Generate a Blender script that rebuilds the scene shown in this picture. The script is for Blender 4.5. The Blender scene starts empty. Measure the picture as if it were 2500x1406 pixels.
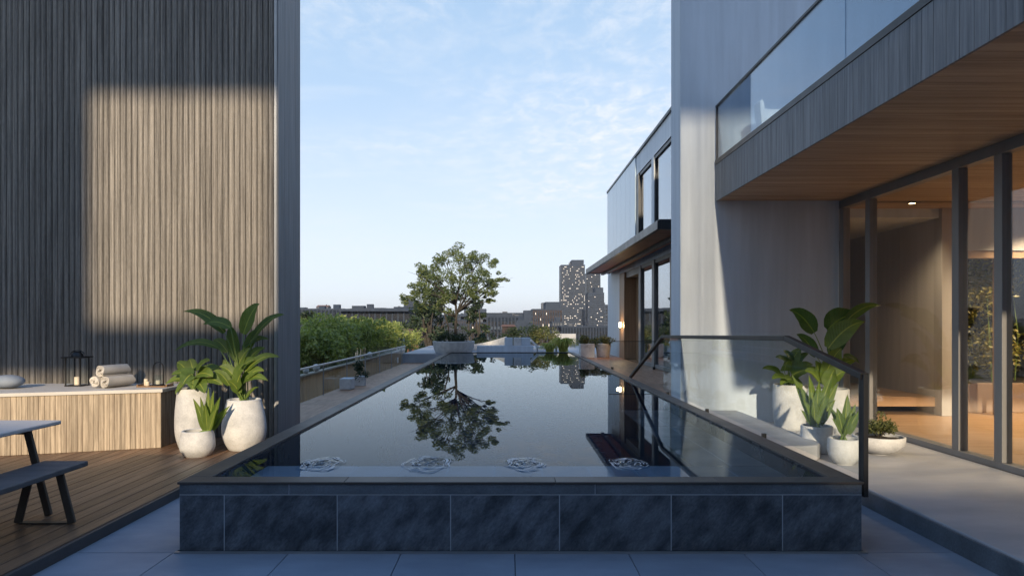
import bpy, bmesh, math, random
from mathutils import Vector, Matrix
rng = random.Random(7)
R = math.radians
S = bpy.context.scene
COL = S.collection

# ------------------------------------------------------------------ camera, sky, sun, exposure
F = 1667.0            # focal length in pixels of the 2500 px wide photograph
CX, CY, CH = 1240.0, 788.0, 1.68
cam = bpy.data.cameras.new('camera'); camo = bpy.data.objects.new('camera', cam); COL.objects.link(camo)
camo.location = (0, 0, CH); camo.rotation_euler = (R(90), 0, 0)
cam.sensor_width = 36; cam.lens = 24.0; cam.shift_x = .004; cam.shift_y = .034
cam.clip_start = .05; cam.clip_end = 12000
S.camera = camo

SUN = Vector((-.032, -1, .32)).normalized()       # direction towards the sun: low, behind the camera
elev = math.asin(SUN.z)
W = bpy.data.worlds.new('World'); S.world = W; W.use_nodes = True
nt = W.node_tree; N = nt.nodes; L = nt.links
for n in list(N): N.remove(n)
wo = N.new('ShaderNodeOutputWorld'); bg = N.new('ShaderNodeBackground'); bg.inputs['Strength'].default_value = .15
sky = N.new('ShaderNodeTexSky'); sky.sky_type = 'NISHITA'; sky.sun_disc = False
sky.sun_elevation = elev; sky.sun_rotation = R(181.8); sky.altitude = 50; sky.air_density = 1.0; sky.dust_density = .3; sky.ozone_density = 3.5
tc = N.new('ShaderNodeTexCoord'); sp = N.new('ShaderNodeSeparateXYZ'); L.new(tc.outputs['Generated'], sp.inputs[0])
def wm(op, a, b=None, c=None):
    m = N.new('ShaderNodeMath'); m.operation = op
    for i, x in enumerate((a, b, c)):
        if x is None: continue
        if isinstance(x, (int, float)): m.inputs[i].default_value = x
        else: L.new(x, m.inputs[i])
    return m.outputs[0]
zz = wm('MAXIMUM', wm('ADD', sp.outputs[2], .06), .03)
u_ = wm('DIVIDE', sp.outputs[0], zz); v_ = wm('DIVIDE', sp.outputs[1], zz)
cb = N.new('ShaderNodeCombineXYZ'); L.new(u_, cb.inputs[0]); L.new(v_, cb.inputs[1])
def wnoise(scale, detail, rough, off, dist=0, str_=(1, 1, 1)):
    mp = N.new('ShaderNodeMapping'); mp.inputs['Location'].default_value = off; mp.inputs['Scale'].default_value = str_
    mp.inputs['Rotation'].default_value = (0, 0, R(24))
    L.new(cb.outputs[0], mp.inputs[0])
    n = N.new('ShaderNodeTexNoise'); n.inputs['Scale'].default_value = scale; n.inputs['Detail'].default_value = detail
    n.inputs['Roughness'].default_value = rough; n.inputs['Distortion'].default_value = dist
    L.new(mp.outputs[0], n.inputs[0]); return n.outputs[0]
def wramp(x, a, b):
    m = N.new('ShaderNodeMapRange'); m.interpolation_type = 'SMOOTHSTEP'; m.clamp = True
    m.inputs['From Min'].default_value = a; m.inputs['From Max'].default_value = b; L.new(x, m.inputs[0]); return m.outputs[0]
big = wramp(wnoise(.42, 2, .5, (1.1, .6, 0)), .41, .64)
fine = wramp(wnoise(9.0, 10, .66, (3, 5, 0), .35, (1.0, .7, 1)), .38, .74)
streak = wramp(wnoise(2.4, 9, .62, (8, 3, 0), .7, (.8, 1.3, 1)), .45, .78)
cl = wm('MULTIPLY', wm('ADD', wm('MULTIPLY', wm('MULTIPLY', fine, big), .8), wm('ADD', wm('MULTIPLY', streak, .22), wm('MULTIPLY', big, .12))), wramp(sp.outputs[2], .03, .2))
cl = wm('MINIMUM', cl, .85)
# pale haze thinning with height, the same all round
hz = wm('SUBTRACT', .86, wm('MULTIPLY', wramp(sp.outputs[2], .05, .95), .36))
hc = N.new('ShaderNodeMix'); hc.data_type = 'RGBA'; L.new(wramp(sp.outputs[2], .0, .46), hc.inputs['Factor'])
hc.inputs['A'].default_value = (5.4, 5.75, 6.4, 1); hc.inputs['B'].default_value = (3.0, 4.3, 5.8, 1)
hc2 = N.new('ShaderNodeMix'); hc2.data_type = 'RGBA'; L.new(wramp(sp.outputs[2], .38, .95), hc2.inputs['Factor']); L.new(hc.outputs['Result'], hc2.inputs['A']); hc2.inputs['B'].default_value = (.9, 2.7, 6.6, 1)
mx2 = N.new('ShaderNodeMix'); mx2.data_type = 'RGBA'; L.new(hz, mx2.inputs['Factor']); L.new(sky.outputs[0], mx2.inputs['A'])
L.new(hc2.outputs['Result'], mx2.inputs['B'])
mx = N.new('ShaderNodeMix'); mx.data_type = 'RGBA'; L.new(cl, mx.inputs['Factor']); L.new(mx2.outputs['Result'], mx.inputs['A'])
mx.inputs['B'].default_value = (5.6, 5.8, 6.2, 1)
L.new(mx.outputs['Result'], bg.inputs[0]); L.new(bg.outputs[0], wo.inputs[0])

sl = bpy.data.lights.new('sun', 'SUN'); sl.energy = 5.0; sl.angle = R(1.1); sl.color = (1, .815, .58)
so = bpy.data.objects.new('sun', sl); COL.objects.link(so)
so.rotation_euler = (-SUN).to_track_quat('-Z', 'Y').to_euler(); so.location = (0, -30, 20)
S.view_settings.view_transform = 'Standard'; S.view_settings.look = 'None'
S.view_settings.exposure = 0.2; S.view_settings.gamma = 1.0; S.view_settings.use_curve_mapping = False
S.render.engine = 'CYCLES'
S.cycles.use_denoising = True; S.cycles.max_bounces = 10; S.cycles.transparent_max_bounces = 24; S.cycles.caustics_reflective = False; S.cycles.caustics_refractive = False
S.cycles.sample_clamp_indirect = 6

def P(px, py, d):      # a point seen at pixel (px,py) of the photograph, d metres in front of the camera
    return Vector(((px-CX)/F*d, d, CH-(py-CY)/F*d))

# ------------------------------------------------------------------ materials
def newmat(name):
    m = bpy.data.materials.new(name); m.use_nodes = True
    n = m.node_tree.nodes; l = m.node_tree.links
    return m, n, l, n['Principled BSDF']
def mnode(n, l, op, a, b=None):
    m = n.new('ShaderNodeMath'); m.operation = op
    for i, x in enumerate((a, b)):
        if x is None: continue
        if isinstance(x, (int, float)): m.inputs[i].default_value = x
        else: l.new(x, m.inputs[i])
    return m.outputs[0]
def pm(name, c1, c2=None, rough=.6, scale=3., stretch=(1, 1, 1), detail=6, bump=.15, bscale=60., bstretch=None, rnd=.12, metal=0., spec=.5,
       lo=.3, hi=.7, fine=.0, rvar=.12, blotch=0., rot=None):
    """two-tone procedural surface: stretched noise between c1 and c2, per-object variation, fine relief"""
    m, n, l, b = newmat(name)
    c2 = c2 or tuple(x*.8 for x in c1)
    t = n.new('ShaderNodeTexCoord'); oi = n.new('ShaderNodeObjectInfo')
    off = n.new('ShaderNodeVectorMath'); off.operation = 'ADD'
    sc = mnode(n, l, 'MULTIPLY', oi.outputs['Random'], 37.0)
    cv = n.new('ShaderNodeCombineXYZ')
    for i in range(3): l.new(sc, cv.inputs[i])
    l.new(t.outputs['Object'], off.inputs[0]); l.new(cv.outputs[0], off.inputs[1])
    def noise(s, st, det, r=.55):
        mp = n.new('ShaderNodeMapping'); mp.inputs['Scale'].default_value = st; l.new(off.outputs[0], mp.inputs[0])
        if rot: mp.vector_type = 'TEXTURE'; mp.inputs['Rotation'].default_value = rot; mp.inputs['Scale'].default_value = [1/x for x in st]
        x = n.new('ShaderNodeTexNoise'); x.inputs['Scale'].default_value = s; x.inputs['Detail'].default_value = det; x.inputs['Roughness'].default_value = r
        l.new(mp.outputs[0], x.inputs[0]); return x.outputs[0]
    a = noise(scale, stretch, detail)
    mr = n.new('ShaderNodeMapRange'); mr.inputs['From Min'].default_value = lo; mr.inputs['From Max'].default_value = hi; l.new(a, mr.inputs[0])
    mix = n.new('ShaderNodeMix'); mix.data_type = 'RGBA'; l.new(mr.outputs[0], mix.inputs['Factor'])
    mix.inputs['A'].default_value = (*c1, 1); mix.inputs['B'].default_value = (*c2, 1)
    col = mix.outputs['Result']
    bs = bstretch or stretch
    fn = noise(bscale, bs, 4, .6)
    val = mnode(n, l, 'ADD', mnode(n, l, 'MULTIPLY', mnode(n, l, 'SUBTRACT', oi.outputs['Random'], .5), rnd*2), 1.0)
    if fine: val = mnode(n, l, 'ADD', val, mnode(n, l, 'MULTIPLY', mnode(n, l, 'SUBTRACT', fn, .5), fine*2))
    if blotch:
        bn = noise(.9, (1, 1, 1), 4)
        val = mnode(n, l, 'ADD', val, mnode(n, l, 'MULTIPLY', mnode(n, l, 'SUBTRACT', bn, .5), blotch*2))
    mul = n.new('ShaderNodeVectorMath'); mul.operation = 'SCALE'; l.new(col, mul.inputs[0]); l.new(val, mul.inputs['Scale'])
    l.new(mul.outputs[0], b.inputs['Base Color'])
    rr = mnode(n, l, 'ADD', mnode(n, l, 'MULTIPLY', mnode(n, l, 'SUBTRACT', a, .5), rvar*2), rough)
    l.new(rr, b.inputs['Roughness'])
    b.inputs['Metallic'].default_value = metal; b.inputs['Specular IOR Level'].default_value = spec
    if bump:
        bp = n.new('ShaderNodeBump'); bp.inputs['Strength'].default_value = bump; bp.inputs['Distance'].default_value = .01
        l.new(fn, bp.inputs['Height']); l.new(bp.outputs[0], b.inputs['Normal'])
    return m
def emit(name, col, s):
    m, n, l, b = newmat(name); b.inputs['Base Color'].default_value = (*col, 1)
    b.inputs['Emission Color'].default_value = (*col, 1); b.inputs['Emission Strength'].default_value = s; return m
def glass(name, tint=(.93, .96, .96), refl=1.0, ior=1.5):
    m, n, l, b = newmat(name); n.remove(b)
    out = n['Material Output']; fr = n.new('ShaderNodeFresnel'); ge = n.new('ShaderNodeNewGeometry')
    l.new(mnode(n, l, 'ADD', mnode(n, l, 'MULTIPLY', ge.outputs['Backfacing'], 1/ior-ior), ior), fr.inputs['IOR'])
    tr = n.new('ShaderNodeBsdfTransparent'); tr.inputs['Color'].default_value = (*tint, 1)
    gl = n.new('ShaderNodeBsdfGlossy'); gl.inputs['Roughness'].default_value = .0; gl.inputs['Color'].default_value = (.95, .97, 1, 1)
    mi = n.new('ShaderNodeMixShader'); fac = mnode(n, l, 'MULTIPLY', fr.outputs[0], refl)
    # very faint waviness of the pane
    t = n.new('ShaderNodeTexCoord'); nz = n.new('ShaderNodeTexNoise'); nz.inputs['Scale'].default_value = .7; l.new(t.outputs['Object'], nz.inputs[0])
    bp = n.new('ShaderNodeBump'); bp.inputs['Strength'].default_value = .02; bp.inputs['Distance'].default_value = .02
    l.new(nz.outputs[0], bp.inputs['Height']); l.new(bp.outputs[0], gl.inputs['Normal'])
    l.new(fac, mi.inputs[0]); l.new(tr.outputs[0], mi.inputs[1]); l.new(gl.outputs[0], mi.inputs[2]); l.new(mi.outputs[0], out.inputs[0])
    return m
def water_mat():
    m, n, l, b = newmat('pool_water'); n.remove(b); out = n['Material Output']
    t = n.new('ShaderNodeTexCoord'); mp = n.new('ShaderNodeMapping'); mp.inputs['Scale'].default_value = (1.0, .55, 1); l.new(t.outputs['Object'], mp.inputs[0])
    nz = n.new('ShaderNodeTexNoise'); nz.inputs['Scale'].default_value = 1.3; nz.inputs['Detail'].default_value = 1; l.new(mp.outputs[0], nz.inputs[0])
    bp = n.new('ShaderNodeBump'); bp.inputs['Strength'].default_value = .012; bp.inputs['Distance'].default_value = .02; l.new(nz.outputs[0], bp.inputs['Height'])
    fr = n.new('ShaderNodeFresnel'); fr.inputs['IOR'].default_value = 1.33; l.new(bp.outputs[0], fr.inputs['Normal'])
    gl = n.new('ShaderNodeBsdfGlossy'); gl.inputs['Roughness'].default_value = .0; gl.inputs['Color'].default_value = (.88, .95, 1, 1); l.new(bp.outputs[0], gl.inputs['Normal'])
    tr = n.new('ShaderNodeBsdfTransparent'); tr.inputs['Color'].default_value = (.80, .88, .93, 1)
    mi = n.new('ShaderNodeMixShader'); l.new(mnode(n, l, 'POWER', fr.outputs[0], 1.5), mi.inputs[0]); l.new(tr.outputs[0], mi.inputs[1]); l.new(gl.outputs[0], mi.inputs[2])
    l.new(mi.outputs[0], out.inputs[0]); return m
def leafmat(name, c1, c2, veins=True, trans=.35, rough=.46, island=False):
    m, n, l, b = newmat(name); out = n['Material Output']
    rndm = n.new('ShaderNodeNewGeometry').outputs['Random Per Island'] if island else n.new('ShaderNodeObjectInfo').outputs['Random']
    mix = n.new('ShaderNodeMix'); mix.data_type = 'RGBA'; l.new(rndm, mix.inputs['Factor'])
    mix.inputs['A'].default_value = (*c1, 1); mix.inputs['B'].default_value = (*c2, 1); col = mix.outputs['Result']
    if veins:
        n0 = n.new('ShaderNodeTexNoise'); n0.inputs['Scale'].default_value = 6; n0.inputs['Detail'].default_value = 5; t0 = n.new('ShaderNodeTexCoord'); l.new(t0.outputs['Object'], n0.inputs[0])
        l.new(mnode(n, l, 'ADD', mnode(n, l, 'MULTIPLY', rndm, .6), mnode(n, l, 'MULTIPLY', mnode(n, l, 'SUBTRACT', n0.outputs[0], .3), 1.0)), mix.inputs['Factor'])
        uv = n.new('ShaderNodeUVMap'); s = n.new('ShaderNodeSeparateXYZ'); l.new(uv.outputs[0], s.inputs[0])
        au = mnode(n, l, 'ABSOLUTE', mnode(n, l, 'SUBTRACT', s.outputs[0], .5))
        w = mnode(n, l, 'SINE', mnode(n, l, 'MULTIPLY', mnode(n, l, 'SUBTRACT', s.outputs[1], mnode(n, l, 'MULTIPLY', au, .35)), 95.))
        mid = mnode(n, l, 'SUBTRACT', 1.0, mnode(n, l, 'MINIMUM', mnode(n, l, 'MULTIPLY', au, 22.), 1.0))
        nz = n.new('ShaderNodeTexNoise'); nz.inputs['Scale'].default_value = 14; t = n.new('ShaderNodeTexCoord'); l.new(t.outputs['Object'], nz.inputs[0])
        f = mnode(n, l, 'ADD', mnode(n, l, 'ADD', mnode(n, l, 'MULTIPLY', w, .09), mnode(n, l, 'MULTIPLY', nz.outputs[0], .5)), .72)
        sc = n.new('ShaderNodeVectorMath'); sc.operation = 'SCALE'; l.new(col, sc.inputs[0]); l.new(f, sc.inputs['Scale'])
        m2 = n.new('ShaderNodeMix'); m2.data_type = 'RGBA'; l.new(mid, m2.inputs['Factor']); l.new(sc.outputs[0], m2.inputs['A'])
        m2.inputs['B'].default_value = (c2[0]*2.2+.03, c2[1]*1.7+.04, c2[2]*1.5+.01, 1); col = m2.outputs['Result']
        # dry brown tips and patches along the rim
        dry = mnode(n, l, 'MULTIPLY', mnode(n, l, 'SUBTRACT', mnode(n, l, 'ADD', mnode(n, l, 'ADD', s.outputs[1], mnode(n, l, 'MULTIPLY', au, .45)), mnode(n, l, 'MULTIPLY', nz.outputs[0], .5)), 1.34), 9.)
        dry = mnode(n, l, 'MINIMUM', mnode(n, l, 'MAXIMUM', dry, 0.), .8)
        m3 = n.new('ShaderNodeMix'); m3.data_type = 'RGBA'; l.new(dry, m3.inputs['Factor']); l.new(col, m3.inputs['A']); m3.inputs['B'].default_value = (.17, .105, .04, 1); col = m3.outputs['Result']
        bp = n.new('ShaderNodeBump'); bp.inputs['Strength'].default_value = .25; bp.inputs['Distance'].default_value = .01
        l.new(w, bp.inputs['Height']); l.new(bp.outputs[0], b.inputs['Normal'])
    l.new(col, b.inputs['Base Color']); b.inputs['Roughness'].default_value = rough
    tl = n.new('ShaderNodeBsdfTranslucent'); g2 = n.new('ShaderNodeVectorMath'); g2.operation = 'MULTIPLY'; g2.inputs[1].default_value = (1.3, 1.35, .6)
    l.new(col, g2.inputs[0]); l.new(g2.outputs[0], tl.inputs['Color'])
    mi = n.new('ShaderNodeMixShader'); mi.inputs[0].default_value = trans
    l.new(b.outputs[0], mi.inputs[1]); l.new(tl.outputs[0], mi.inputs[2]); l.new(mi.outputs[0], out.inputs[0])
    return m
M = {}
M['batten'] = pm('weathered_batten', (.28, .256, .226), (.125, .115, .103), .75, 3.6, (16, 16, .3), 9, .7, 60, (1, 1, .2), .16, fine=.35, lo=.36, hi=.66, spec=.3, blotch=.1)
M['wallcore'] = pm('dark_wall_core', (.08, .07, .06), rough=.8)
M['sideboard'] = pm('side_board_wood', (.27, .275, .285), (.19, .195, .2), .6, 2.5, (10, 10, .3), 7, .3, 60, (1, 1, .1), .05, spec=.4)
M['trim'] = pm('pale_metal_trim', (.42, .43, .44), rough=.38, metal=.6, bump=0)
M['deck'] = pm('deck_wood', (.24, .135, .075), (.115, .066, .04), .42, 2.4, (9, .5, 9), 7, .3, 40, (6, .4, 6), .28, fine=.15, spec=.5)
M['deckedge'] = pm('deck_edge', (.075, .065, .06), rough=.5)
M['bench'] = pm('bench_timber', (.46, .375, .275), (.22, .17, .12), .6, 3.4, (12, 12, .45), 9, .4, 60, (1, 1, .15), .17, fine=.3, lo=.36, hi=.66)
M['benchtop'] = pm('bench_slab', (.60, .57, .53), (.5, .475, .44), .55, 1.5, bump=.1, rnd=.03)
M['patio'] = pm('patio_concrete', (.30, .33, .38), (.215, .24, .28), .5, 1.1, (1, 2.2, 1), 8, .06, 90, (1, 1, 1), .035, fine=.07, blotch=.34, rvar=.3)
M['terrace'] = pm('pale_stone', (.42, .425, .44), (.33, .335, .35), .5, 1.2, (1, 2.5, 1), 8, .06, 80, (1, 1, 1), .03, fine=.08, blotch=.24, rvar=.25)
M['joint'] = pm('floor_joint', (.12, .12, .125), rough=.8, bump=0)
M['slate'] = pm('slate_tile', (.125, .146, .172), (.024, .031, .041), .40, 5.5, (1.7, 1.0, .8), 15, .8, 42, (1.7, 1, .8), .16, fine=.8, spec=.5, lo=.36, hi=.68, blotch=.55, rot=(0, R(38), 0))
M['slatetop'] = pm('slate_band', (.14, .165, .19), (.07, .085, .10), .42, 4, detail=9, bump=.3, bscale=70, rnd=.1, fine=.5)
M['inner'] = pm('pool_inner_tile', (.016, .036, .066), (.012, .026, .05), .25, 2.5, bump=.05, rnd=.12)
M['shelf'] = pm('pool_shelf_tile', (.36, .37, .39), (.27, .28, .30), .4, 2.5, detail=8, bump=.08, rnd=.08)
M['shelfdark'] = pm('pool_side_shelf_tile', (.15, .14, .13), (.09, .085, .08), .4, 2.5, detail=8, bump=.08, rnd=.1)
M['grout'] = pm('grout', (.42, .46, .50), rough=.8, bump=0, rnd=0)
M['coping'] = pm('pool_coping', (.075, .062, .052), (.05, .043, .037), .5, 2.0, (1, 1, 1), 8, .12, 70, rnd=.08, fine=.12)
M['concrete'] = pm('wall_concrete', (.51, .58, .66), (.42, .48, .548), .62, 1.3, (5.5, 5.5, .35), 9, .1, 70, (1, 1, .5), .02, fine=.05, blotch=.09)
M['fascia'] = pm('fascia_board', (.165, .185, .21), (.075, .088, .105), .55, 2.2, (1, 14, .5), 8, .3, 50, (1, 1, .15), .06, fine=.15)
M['soffit'] = pm('soffit_timber', (.40, .305, .22), (.23, .168, .12), .52, 1.6, (.35, 9, 9), 8, .2, 45, (.1, 1, 1), .07, fine=.16)
M['canopywood'] = pm('canopy_timber', (.52, .23, .12), (.34, .15, .08), .5, 1.6, (.35, 9, 9), 8, .2, 45, (.1, 1, 1), .07)
M['metal'] = pm('dark_metal', (.035, .037, .042), rough=.38, metal=.5, bump=0, spec=.5)
M['frame'] = pm('bronze_frame', (.235, .232, .23), (.19, .187, .184), .45, 3, (1, 1, .2), bump=.04, rnd=.03)
M['black'] = pm('black_metal', (.012, .012, .013), rough=.45, bump=0)
M['glass'] = glass('clear_glass', (.95, .97, .97), .85)
M['glassrefl'] = glass('reflective_glass', (.55, .62, .68), 1.7)
M['bglass'] = glass('balustrade_glass', (.93, .96, .97), .4)
M['skyglass'] = glass('balcony_glass', (.55, .64, .72), 1.5)
M['water'] = water_mat()
M['pot'] = pm('pot_concrete', (.60, .60, .595), (.43, .435, .44), .78, 7, detail=10, bump=.5, bscale=60, rnd=.05, fine=.22, blotch=.2, lo=.36, hi=.72)
M['soil'] = pm('soil', (.035, .025, .018), rough=.95, bump=.8, bscale=50)
M['leaf'] = leafmat('broad_leaf', (.075, .135, .022), (.17, .235, .045))
M['leafdark'] = leafmat('dark_leaf', (.03, .085, .022), (.08, .15, .03), rough=.3)
M['stem'] = pm('leaf_stalk', (.16, .24, .05), rough=.5, bump=.05)
M['treeleaf'] = leafmat('tree_leaf', (.05, .085, .03), (.19, .225, .08), False, .3, .5, True)
M['darktree'] = leafmat('dark_tree_leaf', (.018, .035, .018), (.05, .075, .03), False, .25, .5, True)
M['bamboo'] = leafmat('bamboo_leaf', (.15, .20, .055), (.40, .43, .15), False, .4, .5, True)
M['cane'] = pm('bamboo_cane', (.16, .20, .06), (.09, .13, .04), rough=.5)
M['hedge'] = leafmat('hedge_leaf', (.09, .10, .02), (.27, .23, .06), False, .3, .45, True)
M['weep'] = leafmat('yellow_blade', (.28, .31, .05), (.46, .44, .10), False, .4, .5, True)
M['shrub'] = leafmat('shrub_leaf', (.05, .075, .022), (.17, .17, .06), False, .3, .45, True)
M['bark'] = pm('bark', (.06, .052, .043), (.035, .03, .025), .85, 6, (3, 3, .6), bump=.7, bscale=30)
M['table'] = pm('table_top_pale', (.55, .53, .51), (.48, .46, .45), .5, 2, (1, 6, 1), bump=.08)
M['seat'] = pm('seat_slate', (.13, .132, .138), (.085, .088, .094), .5, 2.5, (1, 3, 1), 8, .25, 40, rnd=.02, fine=.1)
M['leg'] = pm('leg_metal', (.10, .082, .065), rough=.5, bump=.03)
M['towel'] = pm('towel_cotton', (.62, .58, .52), (.52, .485, .44), .95, 6, bump=.9, bscale=130, fine=.12, spec=.1)
M['cushion'] = pm('blue_grey_fabric', (.30, .34, .40), (.24, .28, .34), .95, 8, bump=.5, bscale=160, spec=.1)
M['wax'] = pm('candle_wax', (.72, .62, .48), rough=.6, bump=0)
M['tray'] = pm('tray_wood', (.30, .17, .08), (.2, .11, .05), .5, 4, (1, 8, 8), bump=.05)
M['bulb'] = emit('lamp_glow', (1, .72, .38), 14)
M['white'] = pm('white_plastic', (.75, .75, .74), rough=.5, bump=0)
M['foam'] = pm('foam', (.38, .43, .48), rough=.35, bump=.3, bscale=90)
M['timberjamb'] = pm('jamb_timber', (.34, .22, .13), (.22, .14, .08), .5, 2, (6, 6, .3), bump=.1)
M['panel'] = pm('pale_cladding', (.60, .66, .72), (.52, .58, .64), .5, 1.6, (6, 6, .3), bump=.05)
M['glasspanel'] = pm('pale_glass_panel', (.42, .53, .62), (.38, .49, .58), .14, .8, bump=0, rnd=.06, spec=1.0, rvar=.02)
M['intfloor'] = pm('interior_floor', (.36, .225, .125), (.25, .15, .08), .35, 1.8, (.5, 8, 1), 8, .08, 40, rnd=.05)
M['intwall'] = pm('interior_wall', (.43, .41, .39), (.36, .345, .33), .7, 1.4, (5, 5, .4), bump=.06)
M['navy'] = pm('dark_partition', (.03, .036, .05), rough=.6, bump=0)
M['walk'] = pm('brown_walkway', (.42, .215, .11), (.28, .145, .08), .5, 2.2, (6, 1, 1), 8, .15, 50, rnd=.12, fine=.1)

# ------------------------------------------------------------------ mesh helpers
def wloc(o):
    v = Vector((0, 0, 0))
    while o is not None: v += o.location; o = o.parent
    return v
class MB:
    def __init__(s): s.v = []; s.f = []; s.m = []; s.uv = {}
    def add(s, vs, fs, mi=0):
        k = len(s.v); s.v += [tuple(x) for x in vs]; s.f += [tuple(i+k for i in q) for q in fs]; s.m += [mi]*len(fs); return s
    def box(s, x0, x1, y0, y1, z0, z1, mi=0):
        return s.add([(x0,y0,z0),(x1,y0,z0),(x1,y1,z0),(x0,y1,z0),(x0,y0,z1),(x1,y0,z1),(x1,y1,z1),(x0,y1,z1)],
                     [(3,2,1,0),(4,5,6,7),(0,1,5,4),(1,2,6,5),(2,3,7,6),(3,0,4,7)], mi)
    def obox(s, c, ax, ay, az, mi=0):      # oriented box: centre and three half-axis vectors
        c, ax, ay, az = map(Vector, (c, ax, ay, az))
        vs = [c+i*ax+j*ay+k*az for k in (-1, 1) for i, j in ((-1,-1),(1,-1),(1,1),(-1,1))]
        return s.add(vs, [(3,2,1,0),(4,5,6,7),(0,1,5,4),(1,2,6,5),(2,3,7,6),(3,0,4,7)], mi)
    def prism(s, poly, z0, z1, mi=0):
        n = len(poly); vs = [(x, y, z0) for x, y in poly]+[(x, y, z1) for x, y in poly]
        return s.add(vs, [tuple(range(n-1, -1, -1)), tuple(range(n, 2*n))]+[(i, (i+1) % n, n+(i+1) % n, n+i) for i in range(n)], mi)
    def lathe(s, cx, cy, prof, n=28, mi=0, wob=0.):
        vs = []; fs = []
        for k, (r, z) in enumerate(prof):
            for i in range(n):
                a = 2*math.pi*i/n; rr = r*(1+wob*math.sin(2*a+k*.3)*.5)
                vs.append((cx+rr*math.cos(a), cy+rr*math.sin(a), z))
        for k in range(len(prof)-1):
            for i in range(n):
                j = (i+1) % n; fs.append((k*n+i, k*n+j, (k+1)*n+j, (k+1)*n+i))
        fs.append(tuple(range(n-1, -1, -1))); fs.append(tuple((len(prof)-1)*n+i for i in range(n)))
        return s.add(vs, fs, mi)
    def tube(s, pts, rad, n=6, mi=0):
        pts = [Vector(p) for p in pts]; m = len(pts)
        if not isinstance(rad, (list, tuple)): rad = [rad]*m
        vs = []; up = Vector((.31, .17, .93))
        for i, p in enumerate(pts):
            d = (pts[min(i+1, m-1)]-pts[max(i-1, 0)]).normalized()
            a = d.cross(up)
            if a.length < .05: a = d.cross(Vector((1, 0, 0)))
            a.normalize(); b = d.cross(a)
            for k in range(n):
                t = 2*math.pi*k/n; vs.append(p+(a*math.cos(t)+b*math.sin(t))*rad[i])
        fs = [(i*n+k, i*n+(k+1) % n, (i+1)*n+(k+1) % n, (i+1)*n+k) for i in range(m-1) for k in range(n)]
        fs += [tuple(range(n-1, -1, -1)), tuple((m-1)*n+k for k in range(n))]
        return s.add(vs, fs, mi)
    def bar(s, a, b, w, h, mi=0, up=(0, 0, 1)):      # rectangular bar from a to b
        a, b = Vector(a), Vector(b); d = (b-a); up = Vector(up); sd = d.cross(up)
        if sd.length < 1e-4: sd = d.cross(Vector((1, 0, 0)))
        sd.normalize(); u = sd.cross(d).normalized()
        return s.obox((a+b)/2, d/2, sd*w/2, u*h/2, mi)
    def sheet(s, c, u, v, mi=0):
        c, u, v = Vector(c), Vector(u), Vector(v); return s.add([c-u-v, c+u-v, c+u+v, c-u+v], [(0, 1, 2, 3)], mi)
    def build(s, name, mat, parent=None, smooth=False, bevel=0., kind=None, label=None, loc=None, fix=True):
        me = bpy.data.meshes.new(name); o = bpy.data.objects.new(name, me)
        base = Vector((0, 0, 0))
        if parent is not None: base = wloc(parent); o.parent = parent
        if loc is not None:
            o.location = Vector(loc)-base; base = Vector(loc)
        me.from_pydata([(x-base.x, y-base.y, z-base.z) for x, y, z in s.v], [], s.f)
        for x in (mat if isinstance(mat, (list, tuple)) else [mat]): me.materials.append(M[x] if isinstance(x, str) else x)
        if any(s.m): me.polygons.foreach_set('material_index', s.m)
        if s.uv:
            ul = me.uv_layers.new(name='UVMap')
            for lp in me.loops: ul.data[lp.index].uv = s.uv.get(lp.vertex_index, (.5, 0))
        if fix:
            bm = bmesh.new(); bm.from_mesh(me); bmesh.ops.recalc_face_normals(bm, faces=bm.faces); bm.to_mesh(me); bm.free()
        if smooth:
            me.polygons.foreach_set('use_smooth', [True]*len(me.polygons))
            if smooth != 'all': me.set_sharp_from_angle(angle=R(38))
        COL.objects.link(o)
        if bevel:
            b = o.modifiers.new('bevel', 'BEVEL'); b.width = bevel; b.segments = 2; b.limit_method = 'ANGLE'; b.angle_limit = R(40)
        if kind: o['kind'] = kind
        if label: o['label'] = label
        return o
def tag(o, label, cat, group=None):
    o['label'] = label; o['category'] = cat
    if group: o['group'] = group
    return o
def thing(name, label, cat, loc=(0, 0, 0), group=None):
    o = bpy.data.objects.new(name, None); o.empty_display_size = .1; o.location = loc; COL.objects.link(o)
    return tag(o, label, cat, group)
def piece(name, mesh_obj, parent, loc, rotz=0., scale=None):      # another piece sharing mesh data
    o = bpy.data.objects.new(name, mesh_obj.data); COL.objects.link(o); o.parent = parent; o.location = loc; o.rotation_euler.z = rotz
    if scale: o.scale = scale
    for m in mesh_obj.modifiers:
        b = o.modifiers.new('bevel', 'BEVEL'); b.width = m.width; b.segments = 2; b.limit_method = 'ANGLE'; b.angle_limit = R(40)
    return o
def struct(mb, name, mat, parent=None, **k):
    return mb.build(name, mat, parent, kind='structure' if parent is None else None, **k)
def copy_tree(o, parent=None):
    c = o.copy(); COL.objects.link(c); c.parent = parent
    for ch in list(o.children): copy_tree(ch, c)
    return c
def box(name, mat, parent, *d, bevel=0., **k): return MB().box(*d).build(name, mat, parent, bevel=bevel, **k)

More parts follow.
